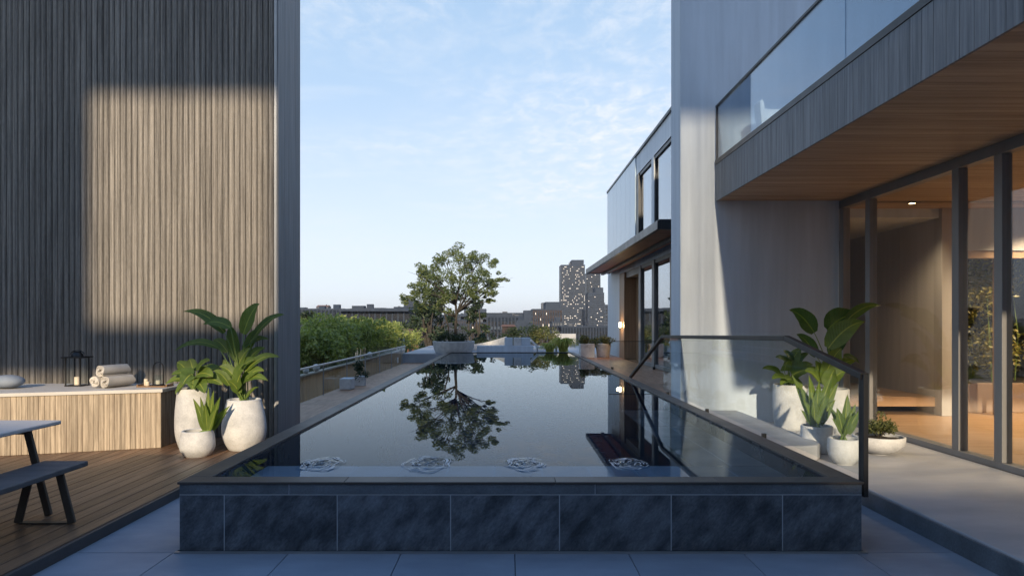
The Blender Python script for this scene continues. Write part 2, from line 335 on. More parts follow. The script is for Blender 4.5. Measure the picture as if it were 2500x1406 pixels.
# ================================================================== THE SETTING: ground, floors
struct(MB().add([(-3250, -600, -12), (3250, -600, -12), (3250, 4250, -12), (-3250, 4250, -12)], [(0, 1, 2, 3)]), 'ground',
       pm('city_ground', (.06, .065, .06), (.035, .045, .03), .9, .02, bump=0))
struct(MB().box(-9.6, 13, -10, 38, -11.99, -1.0), 'podium', 'concrete')
pf = struct(MB().box(-3.3, 3.29, -8, 5.0, -.3, -.012).box(-3.3, -2.43, 5.0, 7.2, -.3, -.012).box(2.62, 3.29, 5.0, 6.6, -.3, -.012), 'patio_floor', 'joint')
xs = [-3.3, -2.45, -1.6, -.78, .05, .88, 1.72, 2.55, 3.29]
for i in range(8):
    for (y0, y1) in ((-8, -4), (-4, -1), (-1, 2.05), (2.05, 5.0)):
        dy = .0
        if y1 == 5.0: y1 = 4.998
        box('paving_slab', 'patio', pf, xs[i]+.003, xs[i+1]-.003, y0+.003, y1-.003, -.012, 0, bevel=.002)
box('paving_slab', 'patio', pf, -3.3, -2.44, 5.001, 7.2, -.012, 0); box('paving_slab', 'patio', pf, 2.625, 3.288, 5.001, 6.6, -.012, 0)

# timber deck on the left: planks running towards the pool end
dk = struct(MB().box(-9.4, -3.21, -1, 9.6, -.3, .055).box(-3.21, -2.44, 7.22, 10.5, -.3, .055), 'timber_deck', 'deckedge')
x = -3.203; k = 0
while x > -9.2:
    cut = rng.choice([1.2, 2.6, 3.9, 5.1, 6.6])
    for (y0, y1) in ((-1, cut-.002), (cut+.002, 9.52)):
        box('deck_plank', 'deck', dk, x-.132, x, y0, y1, .055, .09+rng.uniform(-.0012, .0012), bevel=.004, loc=(x, y0, .07))
    x -= .138
for i in range(5):
    x = -2.45-i*.15; box('deck_plank', 'deck', dk, x-.146, x, 7.22, 10.5, .055, .09, bevel=.004, loc=(x, 8, .07))
box('edge_board', 'deckedge', dk, -3.2, -3.165, -1, 7.2, 0.001, .084, bevel=.004)

# pale stone terrace on the right with a raised ledge
tr = struct(MB().box(3.29, 5.09, -1, 10.5, -.3, .165).box(2.605, 3.289, 6.6, 10.5, -.3, .165), 'terrace', 'terrace', bevel=.01)
box('step_riser', 'slatetop', tr, 3.268, 3.289, -1, 6.6, .001, .150, bevel=.002)  # dark board stands in for the shade on the step face
pl = [(2.606, 7.45), (3.25, 7.45), (3.40, 7.50), (3.49, 7.62), (3.52, 7.8), (3.52, 10.498), (2.606, 10.498)]
MB().prism(pl, .166, .34).build('stone_ledge', 'terrace', tr, bevel=.02)
# walkways beside the pool, further back
wl = struct(MB().box(-4.12, -2.42, 10.55, 27.16, -.6, .07), 'walkway', 'joint')
y = 10.555
while y < 27.0:
    for (xa, xb) in ((-4.115, -3.273), (-3.267, -2.425)): box('walkway_slab', 'walk', wl, xa, xb, y, min(y+.895, 27.15), .07, .09, bevel=.003, loc=(xa, y, .08))
    y += .9
wr = struct(MB().box(2.605, 3.97, 11.1, 27.16, -.6, .43), 'walkway', 'joint')
y = 11.11
while y < 27.0:
    box('walkway_slab', 'walk', wr, 2.61, 3.965, y, min(y+.895, 27.15), .43, .45, bevel=.003, loc=(3, y, .43)); y += .9
struct(MB().box(-4.2, 9, 27.165, 37, -.6, .45), 'roof_terrace', 'patio')
struct(MB().box(-9.6, -4.13, 10.53, 37.5, -.95, -.6), 'garden_bed', 'soil')

# ================================================================== POOL
PX0, PX1, PY0, PY1 = -2.407, 2.593, 5.0, 27.16
pool = thing('swimming_pool', 'long raised pool clad in dark slate tiles with thin pale joints', 'pool', (0, 5, 0))
def pxx(p, d=5.0): return (p-CX)/F*d
b = MB().box(PX0+.02, PX1-.02, PY0+.016, PY0+.17, 0, .5).box(PX0+.02, PX0+.155, PY0+.17, PY1, -1, .5).box(PX1-.155, PX1-.02, PY0+.17, PY1, -1, .5)
b.box(PX0+.155, PX1-.155, PY1-.16, PY1-.01, -1, .5).box(PX0+.155, PX1-.155, PY0+.17, PY1-.16, -1, -.8)
b.build('basin', 'inner', pool)
box('grout_bed', 'grout', pool, PX0+.001, PX1-.001, PY0+.003, PY0+.0155, .012, .499)
jx = [437, 547, 823, 1100, 1366, 1639, 1911, 2105]
for a, c in zip(jx, jx[1:]):
    box('slate_tile', 'slate', pool, pxx(a)+.004, pxx(c)-.004, PY0, PY0+.012, .012, .419, bevel=.002, loc=(pxx(a), PY0, .2))
jb = [437, 705, 1453, 2105]
for a, c in zip(jb, jb[1:]):
    box('band_tile', 'slatetop', pool, pxx(a)+.003, pxx(c)-.003, PY0-.001, PY0+.012, .427, .499, bevel=.002, loc=(pxx(a), PY0, .45))
for xx in (PX0, PX1-.02):      # outer side cladding
    y = PY0+.02
    while y < PY1-.1:
        box('slate_tile', 'slate', pool, xx, xx+.0195, y+.003, min(y+.82, PY1)-.003, .012, .498, loc=(xx, y, .2)); y += .82
box('base_trim', 'trim', pool, PX0-.025, PX1+.03, PY0-.03, PY0-.002, .001, .012)
def coping(x0, x1, y0, y1): box('coping_stone', 'coping', pool, x0, x1, y0, y1, .5, .518, bevel=.004, loc=(x0, y0, .5))
cf = [PX0-.012, -1.2, .35, 1.55, PX1+.012]
for a, c in zip(cf, cf[1:]): coping(a+.001, c-.001, PY0-.012, PY0+.168)
y = PY0+.17
while y < PY1-.2:
    y2 = min(y+2.4, PY1-.17); coping(PX0-.012, PX0+.165, y, y2-.003); coping(PX1-.165, PX1+.012, y, y2-.003); y = y2
coping(PX0-.012, .1, PY1-.168, PY1+.003); coping(.103, PX1+.012, PY1-.168, PY1+.003)
IX0, IX1 = PX0+.155, PX1-.155
y = PY0+.18
for i in range(26):      # inner wall tiles
    for (xa, xb) in ((IX0, IX0+.012), (IX1-.012, IX1)):
        box('inner_tile', 'inner', pool, xa, xb, y+.003, y+.817, .30, .4995, bevel=.001, loc=(xa, y, .4))
    y += .82
box('shelf_bed', 'grout', pool, IX0+.014, IX1-.014, PY0+.172, 6.34, -.8, .347)
n = 11; w = (IX1-IX0-.03)/n
for i in range(n):
    xa = IX0+.015+i*w
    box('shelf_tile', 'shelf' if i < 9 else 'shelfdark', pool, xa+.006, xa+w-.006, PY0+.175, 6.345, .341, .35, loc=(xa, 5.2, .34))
box('side_shelf_bed', 'grout', pool, 1.73, IX1-.014, 6.36, 10.42, -.8, .347)
for i in range(5):
    for (xa, xb) in ((1.725, 2.072), (2.086, IX1-.015)):
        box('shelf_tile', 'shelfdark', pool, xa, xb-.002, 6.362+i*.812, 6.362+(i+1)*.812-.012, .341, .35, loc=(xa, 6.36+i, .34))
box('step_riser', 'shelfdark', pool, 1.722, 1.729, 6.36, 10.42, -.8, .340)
struct(MB().add([(IX0+.0125, PY0+.171, .496), (IX1-.0125, PY0+.171, .496), (IX1-.0125, PY1-.161, .496), (IX0+.0125, PY1-.161, .496)], [(0, 1, 2, 3)]), 'pool_water', 'water')

# bubbling jets: low rings of disturbed water and foam streaks
def jet(px, wpx, label):
    d = 1667*1.184/(1133-788); c = Vector((pxx(px, d), d, .496)); r = wpx/2/F*d
    t = thing('water_jet', label, 'jet', c, 'bubbling jets along the pool shelf')
    mb = MB(); nr, na = 9, 40
    vs = []; q = random.Random(int(px))
    ph = [q.uniform(0, 6.28) for _ in range(6)]
    for i in range(nr+1):
        rr = r*i/nr
        for k in range(na):
            a = 2*math.pi*k/na; s_ = i/nr
            wob = 1+.10*math.sin(3*a+ph[0])+.07*math.sin(7*a+ph[1])
            h = .012*math.sin(s_*17+1.1*math.sin(2*a+ph[2]))*(1-s_)**.6+.012*math.sin(5*a+ph[3]+s_*9)*s_*(1-s_)*2
            vs.append((c.x+rr*wob*math.cos(a), c.y+rr*wob*1.6*math.sin(a), .4975+max(0, .55*h+.006*(1-s_))))
    fs = [(i*na+k, i*na+(k+1) % na, (i+1)*na+(k+1) % na, (i+1)*na+k) for i in range(nr) for k in range(na)]
    mb.add(vs, fs).build('ripple', 'water', t, smooth='all')
    mb = MB()
    for i in range(64):      # foam streaks: thin curved ribbons
        a0 = q.uniform(0, 6.28); rr = r*(q.uniform(.1, 1)**.6); da = q.uniform(.15, .8); wd = q.uniform(.0015, .0065)
        pts = []
        for k in range(6):
            a = a0+da*k/5; r2 = rr*(1+.09*math.sin(5*a+ph[4]))
            ww = wd*math.sin(math.pi*(k+.4)/5.8)
            for sg in (-1, 1): pts.append((c.x+(r2+sg*ww)*math.cos(a), c.y+(r2+sg*ww)*1.6*math.sin(a), .5035+.006*(1-rr/r)))
        mb.add(pts, [(2*k, 2*k+1, 2*k+3, 2*k+2) for k in range(5)])
    mb.build('foam', 'foam', t, fix=False, kind='stuff')
jet(785, 105, 'foamy water jet at the left end of the pool shelf')
jet(1045, 118, 'widest foamy water jet, below the tree reflection')
jet(1280, 98, 'foamy water jet right of the tree reflection, over pale shelf tiles')
jet(1535, 92, 'foamy water jet nearest the dark reflection on the right')

# handrail with glass at the right pool edge
sw_ = box('added_shade_wall', 'wallcore', None, -9.9, -9.5, -7.9, 9.5, 0, 3.2); tag(sw_, 'added unseen wall left of the deck that shades the fluted wall', 'wall')  # unseen wall added to darken the left part of the fluted wall
hr = thing('pool_handrail', 'black handrail with clear glass along the right pool edge', 'handrail', (2.63, 5.04, .45))
HX = 2.632
rail = [(HX, 5.04, 1.285), (HX, 6.45, 1.535), (HX, 11.6, 1.445), (HX, 14.8, .47)]
mb = MB()
for a, c in zip(rail, rail[1:]): mb.bar(a, c, .06, .05)
mb.build('rail', 'black', hr, bevel=.004)
box('post', 'black', hr, HX-.018, HX+.018, 5.015, 5.055, .40, 1.30, bevel=.003)
box('post', 'black', hr, HX-.014, HX+.014, 5.064, 5.10, .40, 1.295, bevel=.003)
box('bracket', 'black', hr, PX1+.0135, HX-.018, 5.02, 5.095, .43, .49)
pts = [(5.1, .545), (5.1, 1.28), (6.45, 1.52), (11.55, 1.43), (11.55, .545)]
mb = MB(); m5 = len(pts)
mb.add([(HX-.005, y, z) for y, z in pts]+[(HX+.005, y, z) for y, z in pts],
       [tuple(range(m5)), tuple(range(2*m5-1, m5-1, -1))]+[(i, (i+1) % m5, m5+(i+1) % m5, m5+i) for i in range(m5)])
mb.build('glass_pane', 'bglass', hr)
for y in (7.0, 9.0, 11.2): box('clamp', 'black', hr, PX1+.0135, HX+.012, y-.02, y+.02, .50, .548)

# ================================================================== LEFT BUILDING WALL
WY = 9.52; WX = -3.2; WH = 6.7
fw = thing('fluted_wall', 'tall wall of vertical fluted timber battens on the left', 'wall', (-6, 10, .09))
box('wall_core', 'wallcore', fw, -9.5, WX-.022, WY+.035, 10.52, .05, WH)
prof = []
for i in range(9):
    a = math.pi*i/8; prof.append((-.0385*math.cos(a), -.036*math.sin(a)**.8 if 0 < i < 8 else 0))
mb = MB(); np_ = len(prof)
mb.add([(x, y, .092) for x, y in prof]+[(x, y, WH) for x, y in prof], [tuple(range(np_))]+[tuple(range(2*np_-1, np_-1, -1))]+[(i, i+1, np_+i+1, np_+i) for i in range(np_-1)])
b0 = mb.build('batten', 'batten', None, smooth=True)
b0.parent = fw; x = WX-.105; first = True; base = wloc(fw)
while x > -9.45:
    loc = Vector((x, WY+.035+rng.uniform(-.004, .003), 0))-Vector((base.x, base.y, base.z))
    if first: b0.location = loc; first = False
    else: piece('batten', b0, fw, loc)
    x -= .0795
box('corner_trim', 'trim', fw, WX-.058, WX-.020, WY-.012, WY+.034, .09, WH+.01, bevel=.003)
for i in range(4):
    box('side_board', 'sideboard', fw, WX-.021, WX, WY+.0+i*.25, WY+.247+i*.25, .06, WH, bevel=.002, loc=(WX, WY+i*.25, 1))

# ================================================================== RIGHT CONCRETE WALL, BALCONY, GLAZED ROOM
cw = thing('concrete_wall', 'tall pale concrete wall standing right of the pool with sunlit strip', 'wall', (3.9, 10.8, .16))
box('pier', 'concrete', cw, 2.652, 5.1, 10.5, 11.1, .0, 8, bevel=.012)
box('upper_wall', 'concrete', cw, 5.1005, 13, 10.51, 11.1, 4.092, 8)

SZ = 3.55
bal = thing('balcony', 'overhanging balcony with timber soffit and dark board fascia above the glazed room', 'balcony', (6, 6, SZ))
box('slab', 'concrete', bal, 3.205, 13, 1.52, 10.498, SZ+.026, 4.09)
box('slab', 'concrete', bal, 5.12, 13, 10.499, 15, SZ+.026, 4.09)
y = 1.53
while y < 10.45:
    y2 = min(y+.147, 10.497); box('fascia_board', 'fascia', bal, 3.18, 3.204, y, y2-.003, SZ-.012, 4.088, loc=(3.2, y, 3.8)); y += .149
y = 1.52
while y < 14.9:
    xa = 3.2045 if y < 10.35 else 5.13
    y2 = y+.158
    if y < 10.5 < y2: y2 = 10.497
    box('soffit_board', 'soffit', bal, xa, 9.0, y, y2-.004, SZ, SZ+.0255, loc=(xa+rng.uniform(0, 3), y, SZ)); y += .16
box('front_fascia', 'fascia', bal, 3.18, 13, 1.49, 1.519, SZ-.012, 4.088)

gb = thing('balcony_balustrade', 'frameless glass balustrade with dark rails on the balcony edge', 'balustrade', (3.2, 6, 4.09))
box('base_channel', 'metal', gb, 3.172, 3.232, 1.5, 10.46, 4.0905, 4.165, bevel=.004)
for (y0, y1) in ((1.52, 3.89), (3.91, 6.45), (6.47, 10.41)): box('glass_pane', 'skyglass', gb, 3.195, 3.207, y0, y1, 4.13, 4.965)
box('top_rail', 'metal', gb, 3.178, 3.226, 1.5, 10.46, 4.966, 5.0, bevel=.004)
box('end_post', 'metal', gb, 3.185, 3.217, 10.42, 10.46, 4.166, 4.965)

# chair on the balcony, its back showing through the glass
bc = thing('balcony_chair', 'white rounded lounge chair behind the balcony glass', 'chair', (3.98, 9.9, 4.09))
mb = MB(); n = 14; vi = []
for k, (rr, z) in enumerate(((.36, 4.30), (.40, 4.6), (.42, 4.82), (.38, 4.86), (.35, 4.80), (.32, 4.55), (.30, 4.33))):
    for i in range(n+1):
        a = math.pi*(-.1+1.2*i/n); vi.append((3.98+rr*math.cos(a), 9.82+rr*math.sin(a)*.95, z))
fs = [(k*(n+1)+i, k*(n+1)+i+1, (k+1)*(n+1)+i+1, (k+1)*(n+1)+i) for k in range(6) for i in range(n)]
fs += [tuple(k*(n+1) for k in range(7)), tuple(k*(n+1)+n for k in range(6, -1, -1)), ]
mb.add(vi, fs).build('backrest', 'white', bc, smooth=True)
MB().lathe(3.98, 9.8, [(.30, 4.34), (.33, 4.37), (.33, 4.46), (.28, 4.50)], 20).build('seat', 'white', bc, smooth=True)
for i in range(4):
    a = math.pi/4+i*math.pi/2; MB().tube([(3.98+.26*math.cos(a), 9.8+.26*math.sin(a), 4.091), (3.98+.22*math.cos(a), 9.8+.22*math.sin(a), 4.34)], .014).build('leg', 'metal', bc)

GX = 5.1
gf = thing('glass_facade', 'floor to ceiling glazed doors with bronze frames under the balcony', 'glazing', (GX, 7, .165))
box('header', 'frame', gf, GX-.01, GX+.12, 1.5, 10.498, 3.43, SZ-.001, bevel=.004)
box('sill', 'frame', gf, GX-.01, GX+.13, 1.5, 10.498, .166, .235, bevel=.004)
mull = [10.44, 9.68, 7.78, 7.10, 5.4, 3.4, 1.6]
for y in mull: box('mullion', 'frame', gf, GX-.004 if y < 10 else GX-.003, GX+.105, y-.06, y+.06 if y < 10 else y+.057, .2355, 3.4295, bevel=.004)
for a, c in zip(mull, mull[1:]): box('glass_pane', 'glass', gf, GX+.045, GX+.055, c+.0605, a-.0605, .236, 3.429)

# interior behind the glazing
struct(MB().box(5.225, 13, -1, 15, -.3, .16), 'interior_floor', 'intfloor')
iw = thing('interior_wall', 'pale brown inner wall panel seen through the glazing', 'wall', (7.2, 12.5, .16))
for i, (y0, y1) in enumerate(((11.35, 12.38), (12.39, 13.4), (13.41, 14.4))): box('wall_panel', 'intwall', iw, 7.1, 7.4, y0, y1, .161, SZ-.002, loc=(7.1, y0, 0))
box('end_post', 'intwall', iw, 7.07, 7.46, 11.12, 11.34, .161, SZ-.002, bevel=.005)
bw = thing('back_wall', 'back partition toned dark as the unlit opening beside the concrete wall', 'wall', (6, 14.5, .16))
box('panel', 'navy', bw, 5.11, 7.09, 14.41, 14.6, .161, SZ-.002); box('panel', 'navy', bw, 5.102, 5.118, 11.101, 14.4, .161, SZ-.002)  # navy tone stands in for the darkness of an opening
ib = thing('window_lintel', 'pale timber lintel and posts framing the planted courtyard', 'frame', (9, 11.3, .16))
box('lintel', 'intwall', ib, 7.461, 13, 11.14, 11.34, 2.86, SZ-.002); box('frame_head', 'timberjamb', ib, 7.461, 13, 11.17, 11.31, 2.74, 2.859)
for x in (8.05, 9.35, 10.9): box('frame_post', 'timberjamb', ib, x-.035, x+.035, 11.2, 11.29, .161, 2.7395)
hd = thing('hedge', 'leafy hedge in a brown planter behind the glazed room', 'hedge', (9.2, 12, .16))
box('planter', pm('planter_brown', (.30, .21, .15), rough=.6, bump=.05), hd, 7.48, 12.2, 11.55, 12.8, .161, .66, bevel=.01)
box('soil', 'soil', hd, 7.51, 12.17, 11.58, 12.77, .5, .662)
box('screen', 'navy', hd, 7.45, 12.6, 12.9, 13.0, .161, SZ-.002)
def leafcloud(mb, cen, rad, n, size, q, hollow=0., flat=False, droop=0.):
    """n small bent leaves spread in an ellipsoid or box"""
    for _ in range(n):
        while True:
            p = Vector((q.uniform(-1, 1), q.uniform(-1, 1), q.uniform(-1, 1)))
            if flat or (hollow <= p.length <= 1): break
        c = Vector((cen[0]+p.x*rad[0], cen[1]+p.y*rad[1], cen[2]+p.z*rad[2]))
        d = Vector((q.gauss(0, 1), q.gauss(0, 1), q.gauss(0, .7)-droop)).normalized(); u = d.cross(Vector((q.gauss(0, 1), q.gauss(0, 1), q.gauss(0, 1)))).normalized()
        s = size*q.uniform(.6, 1.35); nn = d.cross(u)
        mb.add([c-d*s, c+u*s*.42+nn*s*.12, c+d*s, c-u*s*.42+nn*s*.12], [(0, 1, 2), (0, 2, 3)])
q = random.Random(3); mb = MB()
for i in range(60): leafcloud(mb, (q.uniform(7.6, 12), q.uniform(11.75, 12.5), q.uniform(.8, 2.75)), (.42, .3, .34), 120, .05, q)
mb.build('foliage', 'hedge', hd, fix=False, kind='stuff')
mb = MB()
for i in range(40):
    x, y = q.uniform(7.6, 12), q.uniform(11.7, 12.3); mb.tube([(x, y, .66), (x+q.uniform(-.1, .1), y, 1.5), (x+q.uniform(-.2, .2), y, 2.6)], [.012, .009, .005], 5)
mb.build('stems', 'stem', hd, kind='stuff')
def downlight(x, y, label, e, spot=True):
    t = thing('downlight', label, 'lamp', (x, y, SZ), 'warm downlights in the timber ceiling')
    MB().lathe(x, y, [(.062, SZ-.001), (.062, SZ-.010), (.046, SZ-.012), (.046, SZ-.006)], 20).build('trim_ring', 'metal', t)
    MB().lathe(x, y, [(.045, SZ-.0065), (.045, SZ-.0125), (.02, SZ-.015)], 16).build('lens', 'bulb', t)
    l = bpy.data.lights.new('downlight_lamp', 'SPOT'); l.energy = e; l.color = (1, .73, .45); l.spot_size = R(130); l.spot_blend = .8; l.shadow_soft_size = .05
    o = bpy.data.objects.new('downlight_lamp', l); COL.objects.link(o); o.parent = t; o.location = (0, 0, -.03)
downlight(6.3, 10.64, 'lit ceiling downlight nearest the pale inner wall', 170)
downlight(8.6, 10.3, 'added downlight in front of the hedge to brighten it', 1000)  # lamp out of view, added to light the hedge front
downlight(8.7, 11.75, 'added downlight in the courtyard above the hedge to brighten it', 1000)  # hidden lamp added to light the hedge from above
downlight(6.6, 7.4, 'lit ceiling downlight over the middle of the glazed room', 130)
downlight(9.2, 7.2, 'lit ceiling downlight deep inside the glazed room', 380)
struct(MB().box(13.0, 13.2, -1, 15, -.3, 4.1), 'side_wall', 'intwall')

# ================================================================== POOL HOUSE beyond the concrete wall
ph = thing('pool_house', 'two storey pool house with pale cladding box and glazed lower floor', 'building', (6, 20, .45))
HXF = 3.97; RZ = 6.82
box('end_wall', 'panel', ph, HXF, 9, 24.2, 27.1, .45, 3.7); box('upper_end_wall', 'panel', ph, HXF+.02, 9, 21.1, 27.05, 3.7, RZ-.06)
y = 21.14
while y < 27.0:
    box('cladding_panel', 'glasspanel', ph, HXF-.03, HXF+.02, y, min(y+.88, 27.06), 3.7, RZ-.02, bevel=.006, loc=(HXF, y, 5)); y += .895
box('roof', 'metal', ph, HXF-.05, 9, 11.2, 27.12, RZ-.02, RZ+.06, bevel=.006)
box('upper_wall', 'panel', ph, HXF, HXF+.2, 11.2, 21.09, 6.22, RZ-.0205)
box('shadow_gap', 'metal', ph, HXF-.012, HXF+.2, 20.7, 21.09, 3.7, 6.219)
for (y0, y1) in ((18.95, 20.66), (16.55, 18.5), (14.1, 16.1), (11.7, 13.65)):
    f = MB().box(HXF+.02, HXF+.12, y0-.06, y0, 3.75, 6.2).box(HXF+.02, HXF+.12, y1, y1+.06, 3.75, 6.2).box(HXF+.02, HXF+.12, y0, y1, 6.12, 6.2).box(HXF+.02, HXF+.12, y0, y1, 3.75, 3.83)
    fo = f.build('window', 'metal', ph); box('pane', 'glassrefl', fo, HXF+.065, HXF+.075, y0+.001, y1-.001, 3.831, 6.119)
for y in (18.56, 16.16, 13.71): box('upper_mullion', 'panel', ph, HXF, HXF+.15, y, y+.325, 3.7, 6.2195)
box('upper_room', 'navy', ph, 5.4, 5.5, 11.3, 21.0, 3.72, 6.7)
box('storey_slab', 'concrete', ph, HXF+.01, 9, 11.2, 24.19, 3.40, 3.699)
MB().box(3.0, 3.08, 13.7, 26.3, 3.56, 3.74).box(3.08, HXF-.031, 13.7, 13.78, 3.56, 3.74).box(3.08, HXF-.031, 26.22, 26.3, 3.56, 3.74).box(3.04, HXF-.031, 13.74, 26.26, 3.741, 3.765).build('canopy', 'metal', ph, bevel=.006)
y = 13.785
while y < 26.2:
    box('canopy_board', 'canopywood', ph, 3.082, HXF-.032, y, min(y+.155, 26.219), 3.585, 3.615, loc=(3.1, y, 3.6)); y += .16
box('canopy_beam', 'frame', ph, HXF-.40, HXF-.30, 13.8, 26.2, 3.50, 3.584)
box('timber_jamb', 'timberjamb', ph, HXF-.02, HXF+.6, 23.2, 24.19, .451, 3.399, bevel=.005)
for (y0, y1) in ((22.4, 23.19), (21.55, 22.36), (20.75, 21.5)): box('door_panel', 'timberjamb', ph, HXF+.38, HXF+.44, y0, y1, .451, 3.2, bevel=.004, loc=(HXF, y0, 1))
box('door_head', 'frame', ph, HXF+.05, HXF+.5, 20.75, 23.19, 3.201, 3.399)
for y in (20.4, 18.5, 16.4, 14.3, 12.2): box('mullion', 'frame', ph, HXF-.01, HXF+.14, y, y+.3, .451, 3.399, bevel=.004)
for (y0, y1) in ((18.8, 20.4), (16.7, 18.5), (14.6, 16.4), (12.5, 14.3)):
    f = box('window', 'glassrefl', ph, HXF+.05, HXF+.06, y0+.001, y1-.001, .551, 3.299)
    box('sill', 'frame', f, HXF+.02, HXF+.1, y0, y1, .451, .55); box('head', 'frame', f, HXF+.02, HXF+.1, y0, y1, 3.3, 3.399)
box('lower_room_wall', 'intwall', ph, 7.5, 7.6, 11.3, 24.1, .3, 3.39); box('lower_room_floor', 'intfloor', ph, HXF+.15, 7.49, 11.3, 24.1, .3, .45)
wlamp = thing('wall_lamp', 'small lit wall lamp on the timber door jamb', 'lamp', (3.93, 23.6, 1.6))
box('back_plate', 'metal', wlamp, 3.93, 3.949, 23.52, 23.68, 1.5, 1.72); MB().lathe(3.88, 23.6, [(.035, 1.52), (.045, 1.54), (.045, 1.68), (.035, 1.70)], 14).build('shade', 'bulb', wlamp)
l = bpy.data.lights.new('wall_lamp_light', 'POINT'); l.energy = 14; l.color = (1, .66, .32); l.shadow_soft_size = .05
o = bpy.data.objects.new('wall_lamp_light', l); COL.objects.link(o); o.parent = wlamp; o.location = (-.13, 0, 0)
gs = thing('glass_screen', 'low clear glass screen across the right walkway', 'screen', (3.3, 18, .45))
box('glass_pane', 'bglass', gs, 2.68, 3.93, 18, 18.012, .47, 1.185); box('top_edge', 'metal', gs, 2.66, 3.95, 17.99, 18.022, 1.186, 1.2)
for x in (2.75, 3.85): box('foot', 'metal', gs, x-.03, x+.03, 17.97, 18.04, .451, .52)

# ================================================================== LEFT BALUSTRADE, FENCE
lb = thing('glass_balustrade', 'glass balustrade with pale top rail along the left walkway', 'balustrade', (-4.06, 18, .09))
y = 10.62
while y < 26.9:
    y2 = min(y+2.2, 26.95); box('glass_pane', 'bglass', lb, -4.066, -4.054, y+.01, y2-.01, .10, .745); box('post', 'trim', lb, -4.072, -4.048, y-.009, y+.009, .091, .75); y += 2.2
box('top_rail', 'trim', lb, -4.085, -4.035, 10.6, 26.98, .751, .785, bevel=.004)
sf = thing('slat_fence', 'vertical slat fence with beige capping outside the left balustrade', 'fence', (-5, 17, -.6))
mb = MB(); y = 10.7
while y < 33: mb.box(-5.02, -4.985, y, y+.055, -.6, .38); y += .12
mb.build('slat', pm('fence_slat', (.55, .34, .14), (.36, .21, .09), .7, 3, (5, 5, .4)), sf, kind='stuff')
box('capping', pm('beige_cap', (.55, .45, .32), rough=.7), sf, -5.08, -4.93, 10.65, 33, .381, .425, bevel=.006)
y = 12.5
while y < 33: box('post', 'timberjamb', sf, -5.085, -5.025, y, y+.06, -.6, .3805); y += 4
for (px, d, s, lab) in ((747, 16.9, .15, 'boxy beige stone block lying on the fence capping by the wall'), (768, 17.8, .19, 'wide beige stone block on the fence capping beside another'), (903, 24.7, .22, 'rounded pale boulder far along the fence capping')):
    p = Vector((-5.0, d, .425)); q = random.Random(px)
    bm = bmesh.new(); bmesh.ops.create_icosphere(bm, subdivisions=2, radius=s)
    o = MB().add([(p.x+v.co.x*.45*(1+q.uniform(-.12, .12)), p.y+v.co.y*.9*(1+q.uniform(-.1, .1)), p.z+s*.48+v.co.z*.5*(1+q.uniform(-.1, .1))) for v in bm.verts],
                 [tuple(v.index for v in f.verts) for f in bm.faces]).build('stone', 'benchtop', None, smooth='all', loc=p); bm.free()
    tag(o, lab, 'stone', 'stones on the fence capping')
sk = box('socket_box', 'white', None, -4.03, -4.0, 24.8, 24.95, .22, .42, bevel=.005); tag(sk, 'small white socket box fixed to the left balustrade', 'socket box')
box('bracket', 'trim', sk, -4.047, -4.031, 24.84, 24.91, .28, .36)

# ================================================================== PLANTS
def blade(mb, pts, wid, nrm, fold=.25, mi=0, shape='broad', wave=.0, q=rng):
    """a leaf blade along pts with width profile, folded along its midrib"""
    m = len(pts); k0 = len(mb.v); na = 4; vs = []
    for i, p in enumerate(pts):
        t = i/(m-1); p = Vector(p)
        d = (Vector(pts[min(i+1, m-1)])-Vector(pts[max(i-1, 0)])).normalized()
        s = d.cross(nrm); s.normalize(); u = s.cross(d).normalized()
        if shape == 'broad': w = math.sin(math.pi*min(1, t*.97+.03)**.72)**.8*(1-.25*t)
        elif shape == 'heart': w = min(1, (t*7+.25))**.6*(1-t**2.1)**.75
        else: w = math.sin(math.pi*(t*.93+.07)**.6)**.9
        w = max(w, .02)*wid/2
        for k in range(na+1):
            x = (k/na)*2-1
            wv = wave*wid*math.sin(t*17+x*2+wid*90)*abs(x)
            vs.append(p+s*x*w+u*(abs(x)**1.2*w*fold+wv)); mb.uv[k0+len(vs)-1] = ((x+1)/2, t)
    fs = [(i*(na+1)+k, i*(na+1)+k+1, (i+1)*(na+1)+k+1, (i+1)*(na+1)+k) for i in range(m-1) for k in range(na)]
    mb.add(vs, fs, mi)
def arc(a, b, rise, n=11, side=Vector((0, 0, 0))):
    a, b = Vector(a), Vector(b); return [a.lerp(b, i/(n-1))+Vector((0, 0, 1))*rise*4*(i/(n-1))*(1-i/(n-1))+side*4*(i/(n-1))*(1-i/(n-1)) for i in range(n)]
def leaf(plant, root, start, tip, wid, mat='leaf', shape='broad', rise=.05, face=.6, fold=.22, wave=.02, petr=.006, q=rng):
    """one leaf: stalk from root to start, blade from start to tip"""
    mb = MB(); root, start, tip = Vector(root), Vector(start), Vector(tip)
    if (start-root).length > .03:
        mid = root.lerp(start, .5); mid.z += (start-root).length*.06; mid.x = root.x*.65+start.x*.35; mid.y = root.y*.65+start.y*.35
        pts = [root.lerp(mid, t).lerp(mid.lerp(start, t), t) for t in [i/6 for i in range(7)]]
        mb.tube(pts, [petr*1.5-petr*.7*i/6 for i in range(7)], 6, 1)
    nrm = Vector((q.uniform(-.3, .3), -face, 1-face+.15)).normalized()
    d = (tip-start).normalized()
    if abs(d.dot(nrm)) > .9: nrm = Vector((.3, -.9, .2))
    blade(mb, arc(start, tip, rise*(tip-start).length), wid, nrm, fold, 0, shape, wave, q)
    return mb.build('leaf', [mat, 'stem'], plant, smooth='all', fix=False, loc=root)
